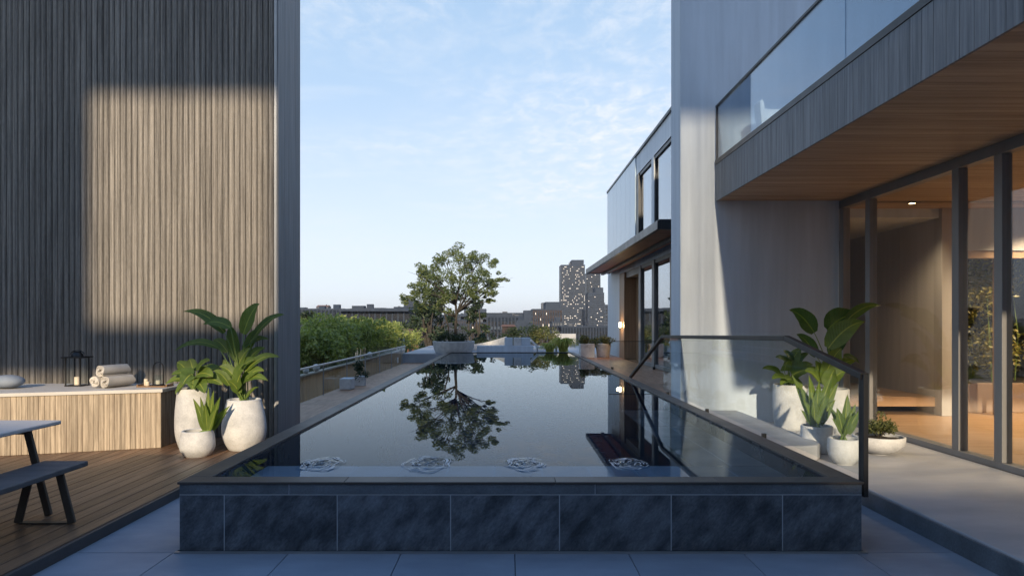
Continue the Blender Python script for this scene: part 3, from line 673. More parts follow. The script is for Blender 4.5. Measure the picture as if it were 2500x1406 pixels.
def pot(t, cx, cy, z0, prof, soilz, wob=.0):
    """hollow pot from an outer profile; inner wall follows 25 mm inside"""
    ins = [(max(.02, r-.028), z) for r, z in reversed(prof) if z > soilz-.02]
    full = [(prof[0][0]*.93, z0)]+[(r, z0+.012 if i == 0 else z) for i, (r, z) in enumerate(prof)]+[(prof[-1][0]-.012, prof[-1][1]+.006)]+ins
    MB().lathe(cx, cy, full, 40, wob=wob).build('pot', 'pot', t, smooth=True)
    r = ins[-1][0] if ins else prof[-1][0]*.9
    mb = MB(); q = random.Random(int(cx*100)); n = 20; vs = [(cx, cy, soilz+.02)]
    for k in (1, 2, 3):
        for i in range(n):
            a = 6.2832*i/n; vs.append((cx+(r+.004)*k/3*math.cos(a), cy+(r+.004)*k/3*math.sin(a), soilz+q.uniform(-.008, .015)))
    fs = [(0, 1+i, 1+(i+1) % n) for i in range(n)]+[(1+k*n+i, 1+(k+1)*n+i, 1+(k+1)*n+(i+1) % n, 1+k*n+(i+1) % n) for k in (0, 1) for i in range(n)]
    mb.add(vs, fs).build('soil', 'soil', t)
def profile(rs, z0, z1, n=14):      # smooth radius profile through control radii
    out = []
    m = len(rs)-1
    for i in range(n+1):
        t = i/n*m; k = min(int(t), m-1); f = t-k
        p0, p1, p2, p3 = rs[max(k-1, 0)], rs[k], rs[k+1], rs[min(k+2, m)]
        out.append((.5*(2*p1+(p2-p0)*f+(2*p0-5*p1+4*p2-p3)*f*f+(3*p1-p0-3*p2+p3)*f**3), z0+(z1-z0)*i/n))
    return out

def leaves_px(t, root, d, items, mat, shape='broad', spread=.18, face=.6, rise=.08, seed=1, fold=.22, wave=.02, rootr=.04):
    q = random.Random(seed)
    for it in items:
        (sx, sy), (tx, ty), w = it[:3]; dd = d+(it[3] if len(it) > 3 else q.uniform(-spread, spread))
        m_ = it[4] if len(it) > 4 else mat
        r0 = Vector(root)+Vector((q.uniform(-rootr, rootr), q.uniform(-rootr, rootr), 0))
        st = P(sx, sy, d+(dd-d)*.5); tp = P(tx, ty, dd)
        leaf(t, r0, st, tp, w/F*d, m_, shape, rise, face, fold, wave, q=q)

LZ = .09
# -- left group on the deck
c = Vector((-4.02, 8.75)); t = thing('potted_plant', 'bushy broad-leaved plant in the tall white pot at the end of the timber bench', 'potted plant', (c.x, c.y, LZ), 'potted plants on the timber deck')
pot(t, c.x, c.y, LZ, profile([.185, .222, .232, .228, .215, .20], LZ, .84), .79)
leaves_px(t, (c.x, c.y, .80), 8.75, [((455, 925), (404, 938), 30), ((455, 905), (432, 884), 34), ((470, 900), (462, 876), 30), ((480, 905), (512, 880), 34), ((490, 915), (540, 898), 40), ((485, 925), (545, 940), 40),
    ((460, 930), (428, 962), 32, -.2), ((478, 930), (500, 960), 40, -.28), ((470, 915), (418, 915), 34, -.1), ((475, 905), (490, 890), 36, .15), ((465, 915), (445, 940), 40, -.25), ((480, 915), (520, 920), 42, -.2), ((470, 895), (452, 890), 30, .2), ((472, 925), (470, 950), 36, -.3)], 'leaf', 'heart', .2, .5, .12, 11)
c = Vector((-3.33, 8.62)); t = thing('potted_plant', 'tallest plant with big arching paddle leaves in round white pot by the fluted wall', 'potted plant', (c.x, c.y, LZ), 'potted plants on the timber deck')
pot(t, c.x, c.y, LZ, profile([.19, .25, .268, .258, .235, .205], LZ, .715), .66)
leaves_px(t, (c.x, c.y, .67), 8.62, [((548, 812), (447, 761), 30), ((563, 800), (496, 792), 34), ((594, 815), (634, 742), 46, -.1), ((615, 830), (695, 768), 30), ((592, 850), (656, 828), 28), ((535, 850), (424, 858), 24), ((600, 905), (683, 872), 28),
    ((570, 935), (598, 888), 34), ((590, 935), (645, 905), 38, -.2), ((562, 925), (545, 878), 26), ((575, 880), (560, 795), 34, .1), ((585, 935), (655, 930), 30, -.25), ((560, 940), (520, 905), 26, -.2), ((600, 860), (640, 800), 30, .15), ((572, 955), (610, 930), 30, -.2), ((585, 960), (555, 930), 26, -.25), ((600, 972), (632, 945), 12), ((578, 900), (612, 850), 34, -.05), ((568, 915), (535, 895), 30, -.1), ((590, 900), (622, 880), 34, -.15), ((575, 950), (595, 905), 36, -.28), ((555, 860), (520, 830), 30, .12), ((605, 880), (648, 850), 28, .1)], 'leaf', 'broad', .2, .62, .16, 12)
c = Vector((-3.72, 8.18)); t = thing('potted_plant', 'small low white pot with upright sword leaves in front of the taller pots', 'potted plant', (c.x, c.y, LZ), 'potted plants on the timber deck')
pot(t, c.x, c.y, LZ, profile([.15, .192, .20, .192, .178], LZ, .39), .345)
leaves_px(t, (c.x, c.y, .34), 8.18, [((502, 1048), (471, 972), 17), ((505, 1048), (489, 968), 16), ((508, 1048), (509, 945), 17), ((510, 1046), (522, 952), 16), ((513, 1048), (538, 968), 18), ((515, 1050), (562, 990), 18), ((517, 1050), (556, 1004), 17), ((500, 1050), (478, 1000), 14), ((511, 1050), (530, 995), 18, -.15), ((506, 1050), (500, 985), 17, -.12)], 'leaf', 'sword', .12, .75, .06, 13, fold=.35, wave=0)
# -- right group on the terrace
RZ0 = .165
c = Vector((4.03, 9.75)); t = thing('potted_plant', 'tall cylindrical pale pot with dark broad leaves against the concrete wall', 'potted plant', (c.x, c.y, RZ0), 'potted plants on the terrace')
pot(t, c.x, c.y, RZ0, profile([.20, .222, .228, .23, .232, .232], RZ0, .80), .75)
leaves_px(t, (c.x, c.y, .76), 9.75, [((1905, 912), (1861, 900), 26), ((1925, 885), (1893, 872), 26, 0, 'leafdark'), ((1920, 925), (1885, 925), 30, -.25), ((1935, 880), (1912, 855), 24, .1, 'leafdark'), ((1940, 905), (1985, 890), 32, -.1), ((1935, 915), (2003, 905), 40, -.25), ((1925, 905), (1955, 850), 34, .1), ((1930, 930), (1960, 945), 30, -.25), ((1915, 905), (1925, 880), 34, -.2), ((1935, 925), (1905, 940), 30, -.2), ((1930, 900), (1975, 862), 26, .1, 'leafdark')], 'leaf', 'heart', .15, .5, .12, 21)
c = Vector((4.42, 9.35)); t = thing('potted_plant', 'tallest terrace plant with huge paddle leaves in a pale pot by the glass', 'potted plant', (c.x, c.y, RZ0), 'potted plants on the terrace')
pot(t, c.x, c.y, RZ0, profile([.19, .23, .24, .238, .235], RZ0, .78), .73)
leaves_px(t, (c.x, c.y, .74), 9.35, [((1988, 812), (1927, 757), 52, 0, 'leafdark'), ((1993, 870), (1944, 816), 36, 0, 'leafdark'), ((2020, 805), (2100, 770), 66, .1, 'leafdark'), ((2022, 850), (2112, 785), 58, -.15), ((2065, 785), (2152, 746), 30, .05), ((2030, 870), (2075, 800), 44, .1, 'leafdark'), ((2040, 905), (2095, 880), 30),
    ((2010, 930), (2055, 850), 50, -.15), ((2005, 935), (1990, 880), 34, -.1), ((2030, 930), (2070, 905), 34, -.2), ((2000, 930), (1965, 905), 34, -.2), ((2020, 945), (2040, 900), 40, -.25), ((2060, 870), (2100, 888), 18, .1, 'leafdark')], 'leaf', 'broad', .15, .62, .14, 22)
c = Vector((3.62, 8.0)); t = thing('potted_plant', 'medium pale pot with many long upright leaves on the terrace', 'potted plant', (c.x, c.y, RZ0), 'potted plants on the terrace')
pot(t, c.x, c.y, RZ0, profile([.150, .172, .177, .177, .176], RZ0, .475), .42)
leaves_px(t, (c.x, c.y, .425), 8.0, [((1985, 1030), (1933, 915), 22), ((1988, 1030), (1952, 940), 22), ((1990, 1030), (1975, 915), 24), ((1992, 1030), (2000, 930), 24), ((1995, 1030), (2032, 915), 26), ((1998, 1030), (2047, 935), 26), ((1996, 1032), (2018, 960), 24, -.12), ((1986, 1035), (1962, 975), 20, -.12), ((2000, 1035), (2040, 975), 22), ((1990, 1035), (1985, 965), 24, -.15), ((2003, 1037), (2025, 1000), 15), ((1983, 1037), (1955, 1000), 14)], 'leaf', 'sword', .12, .75, .06, 23, fold=.35, wave=.01)
c = Vector((3.62, 7.35)); t = thing('potted_plant', 'pale bowl pot with broad upright leaves nearest the handrail post', 'potted plant', (c.x, c.y, RZ0), 'potted plants on the terrace')
pot(t, c.x, c.y, RZ0, profile([.10, .148, .166, .168, .162], RZ0, .435), .395)
leaves_px(t, (c.x, c.y, .395), 7.35, [((2055, 1056), (2022, 990), 26), ((2058, 1056), (2043, 995), 24, -.1), ((2062, 1056), (2069, 962), 28), ((2066, 1056), (2089, 985), 24), ((2068, 1058), (2100, 1000), 22), ((2062, 1058), (2080, 1010), 20, -.12), ((2056, 1060), (2030, 1020), 18, -.1)], 'leaf', 'sword', .1, .75, .05, 24, fold=.35, wave=.01)
c = Vector((4.30, 7.92)); t = thing('potted_plant', 'low wide pale bowl holding a small round shrub near the glass doors', 'potted plant', (c.x, c.y, RZ0), 'potted plants on the terrace')
pot(t, c.x, c.y, RZ0, profile([.10, .20, .255, .275, .28], RZ0, .37), .335)
q = random.Random(5); mb = MB()
for i in range(26): leafcloud(mb, (c.x+q.gauss(0, .085), c.y+q.gauss(0, .085), .43+abs(q.gauss(0, .06))), (.075, .075, .06), 60, .018, q)
mb.build('foliage', 'shrub', t, fix=False, kind='stuff')
mb = MB()
for i in range(12):
    a = q.uniform(0, 6.28); mb.tube([(c.x, c.y, .33), (c.x+.09*math.cos(a), c.y+.09*math.sin(a), .46)], .005, 5)
mb.build('stems', 'bark', t, kind='stuff')

# -- small cube planter on the left walkway
c = Vector((-3.74, 17.3)); t = thing('planter_cube', 'small white cube planter with dark plant on the left walkway', 'planter', (c.x, c.y, .09))
MB().box(c.x-.12, c.x+.12, c.y-.12, c.y+.12, .091, .34).build('pot', 'pot', t, bevel=.008)
mb = MB(); q = random.Random(9)
for i in range(12): leafcloud(mb, (c.x+q.gauss(0, .09), c.y+q.gauss(0, .09), .46+q.gauss(0, .08)), (.11, .11, .1), 40, .035, q)
mb.build('foliage', 'darktree', t, fix=False, kind='stuff')
for (px, d, wpx, lab) in ((862, 16.4, .2, 'low white block seat beside the cube planter on the left walkway'),):
    o = box('block_seat', 'pot', None, -4.0, -3.72, d-.2, d+.2, .091, .36, bevel=.02); tag(o, lab, 'seat')

# -- feature tree in its round planter at the end of the pool
def limb(a, b, sag, q, n=7):
    a, b = Vector(a), Vector(b); L_ = (b-a).length; s = Vector((q.gauss(0, 1), q.gauss(0, 1), q.gauss(0, .4)))*L_*sag
    return [a.lerp(b, i/(n-1))+s*math.sin(math.pi*i/(n-1))+Vector((0, 0, L_*.06*math.sin(math.pi*i/(n-1)))) for i in range(n)]
TD = 27.95; tc_ = Vector((-2.22, TD))
t = thing('planter_tree', 'slender green tree in round concrete planter at the end of the pool', 'tree', (tc_.x, tc_.y, .45))
MB().lathe(tc_.x, tc_.y, [(.66, .452), (.74, .46), (.82, .66), (.86, .92), (.84, .935), (.78, .93), (.75, .8)], 40).build('planter', 'pot', t, smooth=True)
MB().lathe(tc_.x, tc_.y, [(.75, .78), (.76, .86), (.3, .89)], 24).build('soil', 'soil', t)
q = random.Random(21); mb = MB()
fork = P(1113, 745, TD); base = Vector((tc_.x+.08, TD, .86))
mb.tube([base, P(1112, 800, TD), P(1114, 770, TD), fork], [.075, .06, .052, .047], 9)
cl_ = [(1085, 632, 34, 0), (1112, 622, 30, .4), (1140, 632, 26, -.3), (1172, 632, 28, .3), (1183, 655, 20, -.2), (1052, 660, 26, .2), (1038, 680, 20, -.3), (1068, 690, 30, .5), (1100, 675, 34, -.5), (1130, 670, 32, .5), (1150, 695, 30, -.4), (1180, 690, 28, .4),
       (1205, 690, 18, -.1), (1220, 680, 14, .1), (1092, 715, 28, .3), (1050, 715, 28, -.5), (1018, 712, 24, .1), (1002, 727, 17, -.1), (1035, 740, 24, .4), (1075, 742, 22, -.5), (1130, 722, 26, .4), (1165, 725, 20, -.4), (1190, 735, 12, .1), (1195, 712, 16, -.2)]
for (cx_, cy_, r_, dd) in cl_:
    e = P(cx_, cy_, TD+dd*1.6)
    st = fork if cy_ < 720 else P(1113, 775, TD)
    if cx_ > 1140: st = P(1115, 765, TD)
    pts = limb(st, e, .05, q); mb.tube(pts, [.032-.024*i/6 for i in range(7)], 6)
    for _ in range(4):
        a = pts[q.choice([3, 4, 5])]; e2 = e+Vector((q.gauss(0, .26), q.gauss(0, .3), q.gauss(0, .2))); mb.tube(limb(a, e2, .06, q, 4), [.011, .008, .006, .003], 5)
mb.tube([Vector((tc_.x-.2, TD+.1, .86)), P(1095, 800, TD), P(1085, 765, TD), P(1075, 742, TD)], [.035, .03, .024, .015], 7)
mb.build('trunk', 'bark', t, smooth='all')
mb = MB()
for (cx_, cy_, r_, dd) in cl_:
    e = P(cx_, cy_, TD+dd*1.6); rr = r_/F*TD
    for s in range(7):
        p = Vector((q.gauss(0, .55), q.gauss(0, .55), q.gauss(0, .45)))*rr
        leafcloud(mb, e+p, (rr*.5, rr*.6, rr*.36), int(8+r_*3.2), .05, q)
mb.build('crown', 'treeleaf', t, fix=False)
for (dx, dy, h, r_) in ((-.35, -.1, 1.15, .34), (.1, .15, 1.05, .3), (.42, -.1, 1.05, .3), (-.6, .2, 1.02, .25), (.0, -.45, 1.0, .26)):
    mb = MB()
    for i in range(9): leafcloud(mb, (tc_.x+dx+q.gauss(0, .13), tc_.y+dy+q.gauss(0, .13), h+q.gauss(0, .1)), (r_*.5, r_*.5, r_*.45), 45, .04, q)
    mb.tube([(tc_.x+dx, tc_.y+dy, .82), (tc_.x+dx, tc_.y+dy, h)], .015, 5)
    mb.build('shrub', 'darktree', t, fix=False)

def tree(name, label, cat, px, pytop, d, wpx, zb, mat, seed, n=20, leafn=90, lsize=.12, group=None, low=.35):
    q = random.Random(seed); x = (px-CX)/F*d; zt = CH-(pytop-CY)/F*d; w = wpx/2/F*d; h = zt-zb
    t = thing(name, label, cat, (x, d, zb), group); mb = MB(); fork = Vector((x, d, zb+h*.38))
    mb.tube([(x, d, zb), (x+q.gauss(0, .05), d, zb+h*.2), fork], [.035*h, .028*h, .022*h], 8)
    cs = []
    for i in range(n):
        a = q.uniform(0, 6.28); u = q.uniform(0, 1); hh = low+(1-low)*u**.8; rad = w*math.sqrt(max(.06, 1-((hh-low-.28*(1-low))/(1-low)/.78)**2))*q.uniform(.35, .92)
        c = Vector((x+rad*math.cos(a), d+rad*math.sin(a), zb+h*hh*.96)); cs.append(c); mb.tube(limb(fork, c, .06, q, 5), [.014*h*(1-.2*k) for k in range(5)], 5)
    mb.build('trunk', 'bark', t, smooth='all'); mb = MB()
    for c in cs:
        for s in range(5):
            leafcloud(mb, c+Vector((q.gauss(0, .16), q.gauss(0, .16), q.gauss(0, .13)))*w, (w*.19, w*.2, w*.14), leafn//5, lsize, q)
    mb.build('crown', mat, t, fix=False); return t
tree('tree', 'dark full tree standing behind the left half of the planter tree', 'tree', 1055, 700, 52, 130, -5, 'darktree', 31, 26, 130, .17)
tree('tree', 'smaller dark tree standing behind the right side of the planter tree', 'tree', 1165, 725, 60, 80, -6, 'darktree', 32, 18, 110, .17)
tree('tree', 'dark tree at the left edge of the view beside the fluted wall', 'tree', 742, 752, 46, 70, -5, 'darktree', 33, 16, 110, .16)
tree('tree', 'dark tree beside the terracotta roof in the middle distance', 'tree', 1020, 770, 70, 90, -8, 'darktree', 34, 18, 110, .2)

# bamboo clumps in the garden bed
def bamboo(x, y, ztop, r, seed, label):
    q = random.Random(seed); t = thing('bamboo_clump', label, 'bamboo', (x, y, -.6), 'bamboo clumps outside the slat fence'); mb = MB(); lf = MB()
    for i in range(52):
        a = q.uniform(0, 6.28); rr = r*math.sqrt(q.uniform(0, 1)); bx, by = x+rr*math.cos(a), y+rr*math.sin(a); h = ztop+.6-q.uniform(0, .6)-rr*.25
        lx, ly = bx+math.cos(a)*.22*h*q.uniform(.2, 1)*.5, by+math.sin(a)*.22*h*q.uniform(.2, 1)*.5
        mb.tube([(bx, by, -.62), (bx, by, -.6+h*.5), (lx, ly, -.6+h)], [.022, .018, .006], 5)
        for k in range(4):
            f = q.uniform(.68, 1.04); leafcloud(lf, (bx+(lx-bx)*f**2+q.gauss(0, .12), by+(ly-by)*f**2+q.gauss(0, .12), -.6+h*f), (.24, .24, .15), 26, .075, q, droop=.3)
    mb.build('cane', 'cane', t, kind='stuff'); lf.build('foliage', 'bamboo', t, fix=False, kind='stuff')
for i, (px, d, pyt, r, lab) in enumerate(((752, 15.5, 792, .8, 'bamboo clump closest to the fluted wall corner'), (790, 18, 776, .95, 'tall bamboo clump second from the fluted wall'), (835, 21, 760, 1.15, 'tallest bright bamboo clump in the middle of the row'),
        (880, 24, 768, 1.2, 'bamboo clump just right of the tallest one'), (925, 27, 778, 1.25, 'rounded bamboo clump in front of the long dark building'), (962, 30.5, 792, 1.2, 'lowest bamboo clump at the far end beside the white bin'))):
    d = max(d, 6.3/(CX-px)*F); bamboo((px-CX)/F*d, d, CH-(pyt-CY)/F*d, r*1.15, 50+i, lab)
# far roof terrace: bench, cubes, shrubs, planters
lw = box('low_wall', 'concrete', None, -1.28, 1.05, 28.0, 28.5, .451, .74, bevel=.015); tag(lw, 'low concrete wall across the far end of the pool', 'wall')
for i, (x, w, c_, lab) in enumerate(((.03, .34, 'trim', 'grey cube stool at the left of three on the low wall'), (.39, .32, 'pot', 'white cube stool between two grey ones'), (.74, .38, 'trim', 'widest grey cube stool at the right end of the low wall'))):
    o = box('cube_stool', 'concrete' if c_ == 'trim' else 'pot', None, x-w/2, x+w/2, 28.08+.05*i, 28.42+.05*i, .741, 1.07, bevel=.02); tag(o, lab, 'stool', 'cube stools on the low wall')
mb = MB(); n = 18; vs = []
for i in range(n+1):
    s = i/n; x = -1.6+1.5*s; y = 30.2+.9*math.sin(math.pi*s); zt = .72+.36*s**1.6
    vs += [(x, y-.28, .452), (x, y-.28, zt), (x+.05, y+.30, zt), (x+.05, y+.30, .452)]
fs = [(4*i+k, 4*i+4+k, 4*i+4+(k+1) % 4, 4*i+(k+1) % 4) for i in range(n) for k in range(4)]+[(0, 1, 2, 3), (4*n+3, 4*n+2, 4*n+1, 4*n)]
o = mb.add(vs, fs).build('curved_bench', 'pot', None, smooth=True, bevel=.01); tag(o, 'pale curved concrete bench rising to the right behind the pool end', 'bench')
def shrub(name, label, x, y, z, r, h, mat, seed, n=24, ls=.05, group=None):
    q = random.Random(seed); t = thing(name, label, 'shrub', (x, y, z), group); mb = MB(); st = MB()
    for i in range(n):
        a = q.uniform(0, 6.28); rr = r*math.sqrt(q.uniform(0, 1)); c = Vector((x+rr*math.cos(a), y+rr*.7*math.sin(a), z+h*q.uniform(.35, .95)*(1-.35*(rr/r)**2)))
        leafcloud(mb, c, (r*.24, r*.24, h*.2), 50, ls, q); st.tube(limb((x, y, z), c, .05, q, 4), [.02, .015, .01, .005], 5)
    mb.build('foliage', mat, t, fix=False, kind='stuff'); st.build('stems', 'bark', t, kind='stuff'); return t
shrub('shrub', 'wide dark spreading shrub behind the cube stools', .75, 33, .451, 1.05, 1.2, 'darktree', 81, 34, .07)
shrub('shrub', 'dark shrub right of the spreading one with yellow tips', 1.75, 32.5, .451, .7, 1.1, 'shrub', 82, 26, .06)
shrub('shrub', 'low shrub beside the grey wall end at the planter tree', -1.1, 32.5, .451, .55, .8, 'darktree', 83, 16, .06)
def weeping(label, x, y, z, h, r, n, seed):
    q = random.Random(seed); t = thing('weeping_grass', label, 'plant', (x, y, z), 'yellow green plants at the pool end'); mb = MB()
    for i in range(n):
        a = q.uniform(0, 6.28); rr = r*q.uniform(.3, 1); hh = h*q.uniform(.6, 1); b_ = Vector((x+q.gauss(0, .06), y+q.gauss(0, .06), z))
        e = Vector((x+rr*math.cos(a), y+rr*math.sin(a)*.8, z+hh*.35)); blade(mb, arc(b_, e, hh*.75, 8), q.uniform(.03, .07), Vector((math.cos(a)*.3, -.4, .9)).normalized(), .3, 0, 'sword')
    mb.uv = {}; mb.build('foliage', 'weep', t, smooth='all', fix=False, kind='stuff')
weeping('taller yellow green arching plant near the pool end', 2.30, 28.2, .451, .66, .80, 170, 91)
weeping('low yellow green arching plant nearer the low wall', 1.70, 27.9, .451, .45, .55, 110, 92)
for (x, y, lab, sq, sd) in ((2.80, 24.25, 'square pale planter with trimmed shrub on the right walkway', True, 1), (3.40, 24.35, 'round tapered pale planter with trailing shrub by the pool house', False, 2)):
    t = thing('shrub_planter', lab, 'planter', (x, y, .45), 'planters beside the pool house'); q = random.Random(sd)
    if sq: MB().box(x-.25, x+.25, y-.25, y+.25, .451, .94).build('pot', 'pot', t, bevel=.012)
    else: MB().lathe(x, y, [(.21, .451), (.22, .46), (.28, .93), (.25, .945)], 24).build('pot', 'pot', t, smooth=True)
    mb = MB()
    for i in range(22): leafcloud(mb, (x+q.gauss(0, .15), y+q.gauss(0, .13), 1.04+q.gauss(0, .09)-(.3*q.random() if i > 18 else 0)), (.13, .13, .1), 45, .035, q)
    mb.build('foliage', 'shrub', t, fix=False, kind='stuff')
lc = thing('sun_lounger', 'low white lounger near the yellow plants at the pool end', 'lounger', (1.75, 28.6, .45))
MB().box(1.2, 2.1, 28.75, 29.3, .60, .68).build('seat', 'white', lc, bevel=.02); MB().obox((1.12, 29.02, .80), (.16, 0, -.16), (0, .27, 0), (.03, 0, .03)).build('backrest', 'white', lc, bevel=.01)
for (x, y) in ((1.25, 28.8), (2.05, 28.8), (1.25, 29.25), (2.05, 29.25)): box('leg', 'trim', lc, x-.02, x+.02, y-.02, y+.02, .451, .6)
o = box('garden_wall', 'terrace', None, 2.3, 3.6, 36.2, 36.5, .451, 1.1); tag(o, 'beige garden wall at the edge of the far roof terrace', 'wall')
rb = thing('recycling_bin', 'pale blue lidded bin beyond the bamboo', 'bin', (-5.25, 33.4, -.6))
MB().prism([(-5.42, 33.2), (-5.08, 33.2), (-5.08, 33.55), (-5.42, 33.55)], -.599, 1.16).build('body', pm('bin_plastic', (.45, .55, .62), rough=.5), rb, bevel=.02)
box('lid', 'trim', rb, -5.45, -5.05, 33.16, 33.58, 1.161, 1.22, bevel=.01)

# ================================================================== FURNITURE AND THINGS ON THE LEFT
bp1, bp2 = Vector((-4.42, 8.70)), Vector((-8.4, 7.36)); dirb = (bp2-bp1).normalized(); nb = Vector((dirb.y, -dirb.x))
if nb.y > 0: nb = -nb
bench = thing('timber_plinth', 'long timber clad plinth with pale stone top against the fluted wall', 'bench', (-5.5, 9, LZ))
e1 = Vector((-4.42, 9.47)); e2 = Vector((-8.4, 9.47))
ins = lambda p, k: (p.x-nb.x*k, p.y-nb.y*k)
MB().prism([ins(bp1, .03), (e1.x-.03, e1.y), (e2.x, e2.y), ins(bp2, .03)], .091, .795).build('core', 'wallcore', bench)
L_ = (bp2-bp1).length; k = 0.; wbd = .058
ang = math.atan2(dirb.y, dirb.x)
while k+wbd < L_:
    c = bp1+dirb*(k+wbd/2)-nb*.012
    MB().obox((c.x, c.y, .4425), (dirb.x*(wbd/2-.0010), dirb.y*(wbd/2-.0010), 0), (nb.x*.016, nb.y*.016, 0), (0, 0, .3505)).build('board', 'bench', bench, bevel=.003, loc=(c.x, c.y, .45)); k += wbd
y = 8.72
while y < 9.42: box('board', 'bench', bench, -4.45, -4.425, y+.002, y+.089, .092, .793, bevel=.003, loc=(-4.44, y, .4)); y += .091
MB().prism([(bp1.x+.02+nb.x*.02, bp1.y+nb.y*.02), (e1.x+.02, e1.y), (e2.x, e2.y), (bp2.x+nb.x*.02, bp2.y+nb.y*.02)], .796, .84).build('stone_top', 'benchtop', bench, bevel=.006)

# rolled towels: spiral of thick cloth
def towel(c, axis, r, length, label, seed):
    q = random.Random(seed); c = Vector(c); ax = Vector(axis).normalized(); u = Vector((0, 0, 1)); s = ax.cross(u).normalized(); u = s.cross(ax)
    mb = MB(); turns, seg, th = 3.6, 20, r*.185; nn = int(turns*seg); nl = 5; vs = []; ph_ = q.uniform(0, 6.28)
    for j in range(nl+1):
        l_ = (j/nl-.5)*length; sq = 1-.03*math.sin(math.pi*j/nl)*-1
        for i in range(nn+1):
            t_ = i/nn; a = ph_+2*math.pi*turns*t_; rr = r*.16+(r*.84-th)*t_; jit = .012*math.sin(3*a+seed)*r*4*t_*.2
            for rad in (rr+jit, rr+th*.86+jit):
                vs.append(c+ax*(l_+(.010*math.sin(i*.9+seed)+.012*(1-t_))*(1 if j == nl else -1 if j == 0 else 0))+(s*math.cos(a)+u*math.sin(a)*.97)*rad*sq)
    row = 2*(nn+1); fs = []
    for j in range(nl):
        for i in range(nn):
            a0, a1 = j*row+2*i, j*row+2*i+2; b0_, b1_ = a0+row, a1+row
            fs += [(a0, a1, b1_, b0_), (a0+1, b0_+1, b1_+1, a1+1)]
        fs += [(j*row, j*row+row, j*row+row+1, j*row+1), (j*row+2*nn, j*row+2*nn+1, j*row+row+2*nn+1, j*row+row+2*nn)]
    for i in range(nn):
        fs += [(2*i, 2*i+1, 2*i+3, 2*i+2)]; k_ = nl*row+2*i; fs += [(k_, k_+2, k_+3, k_+1)]
    o = mb.add(vs, fs).build('rolled_towel', 'towel', None, smooth=True, loc=c); tag(o, label, 'towel', 'rolled towels on the plinth')
ta = Vector((.26, .965, 0)); tb = .841
q0 = P(250, 925, 8.75)
towel((q0.x+.10, 8.93, tb+.083), ta, .082, .42, 'rolled towel at the lower right of the stack of three', 1)
towel((q0.x-.072, 8.98, tb+.080), ta, .080, .40, 'rolled towel at the lower left of the stack, by the lantern', 2)
towel((q0.x+.015, 8.97, tb+.222), ta, .080, .42, 'rolled towel lying on top of the other two', 3)

# lantern with open black frame
lx, ly = -5.74, 9.1
t = thing('lantern', 'tall black frame lantern behind the rolled towels', 'lantern', (lx, ly, .84), 'lanterns on the plinth')
box('base', 'black', t, lx-.105, lx+.105, ly-.105, ly+.105, .841, .856); box('top', 'black', t, lx-.135, lx+.135, ly-.135, ly+.135, 1.215, 1.232, bevel=.003)
for sx in (-1, 1):
    for sy in (-1, 1): box('post', 'black', t, lx+sx*.095-.007, lx+sx*.095+.007, ly+sy*.095-.007, ly+sy*.095+.007, .856, 1.215)
MB().lathe(lx, ly, [(.075, 1.232), (.07, 1.26), (.045, 1.285), (.045, 1.30)], 20).build('vent_cap', 'black', t, smooth=True)
MB().tube([(lx+.09*math.cos(a), ly, 1.262+.05*math.sin(a)) for a in [math.pi*i/12 for i in range(13)]], .006, 6).build('handle', 'black', t)
MB().lathe(lx, ly, [(.035, .857), (.036, .96), (.01, .965)], 16).build('candle', 'wax', t)
for sx in (-1, 1): box('glass_pane', 'bglass', t, lx+sx*.094-.0015, lx+sx*.094+.0015, ly-.087, ly+.087, .857, 1.214)
# arch-handled lantern on a wooden tray
lx, ly = -4.66, 9.02
tt = thing('tray', 'flat wooden tray under the arch handled lantern', 'tray', (lx, ly, .84))
MB().prism([(lx+a*.20+.0, ly+b*.12) for a, b in ((-1, -.8), (-.9, -1), (.9, -1), (1, -.8), (1, .8), (.9, 1), (-.9, 1), (-1, .8))], .841, .855).build('board', 'tray', tt, bevel=.003)
for sx in (-1, 1): box('rim', 'tray', tt, lx+sx*.19-.008, lx+sx*.19+.008, ly-.09, ly+.09, .8555, .872)
t = thing('lantern', 'small lantern with thin black arch handle near the potted plants', 'lantern', (lx+.04, ly, .855), 'lanterns on the plinth')
lx += .04
MB().lathe(lx, ly, [(.075, .8555), (.078, .865), (.07, .872)], 24).build('base', 'black', t)
h_ = [(lx-.068, ly, .87), (lx-.068, ly, 1.06)]+[(lx-.068*math.cos(a), ly, 1.09+.068*math.sin(a)) for a in [math.pi*i/12 for i in range(13)]]+[(lx+.068, ly, 1.06), (lx+.068, ly, .87)]
MB().tube(h_, .008, 8).build('handle', 'black', t, smooth='all')
MB().lathe(lx, ly, [(.05, .873), (.052, .99), (.050, .992), (.048, .875)], 24).build('glass_cup', 'bglass', t, smooth=True)
MB().lathe(lx, ly, [(.03, .8725), (.03, .92), (.008, .925)], 14).build('candle', 'wax', t)
for i, (dx, dy, hh, lab) in enumerate(((-.16, .0, .085, 'taller stubby beige candle at the left of the tray'), (-.115, -.05, .055, 'short beige candle between the tall one and the arch lantern'))):
    o = MB().lathe(lx+dx, ly+dy, [(.024, .8555), (.026, .86), (.026, .8555+hh), (.006, .8575+hh)], 16).build('candle', 'wax', None, smooth=True, loc=(lx+dx, ly+dy, .855)); tag(o, lab, 'candle', 'candles on the tray')
# cushion at the left edge
bm = bmesh.new(); bmesh.ops.create_uvsphere(bm, u_segments=24, v_segments=14, radius=1)
c = Vector((-6.42, 8.75, .845))
o = MB().add([(c.x+v.co.x*.20, c.y+math.copysign(abs(v.co.y)**.8, v.co.y)*.16, c.z+.085+v.co.z*.085) for v in bm.verts], [tuple(v.index for v in f.verts) for f in bm.faces]).build('cushion', 'cushion', None, smooth='all', loc=c); bm.free()
tag(o, 'blue grey cushion at the left end of the plinth top', 'cushion')

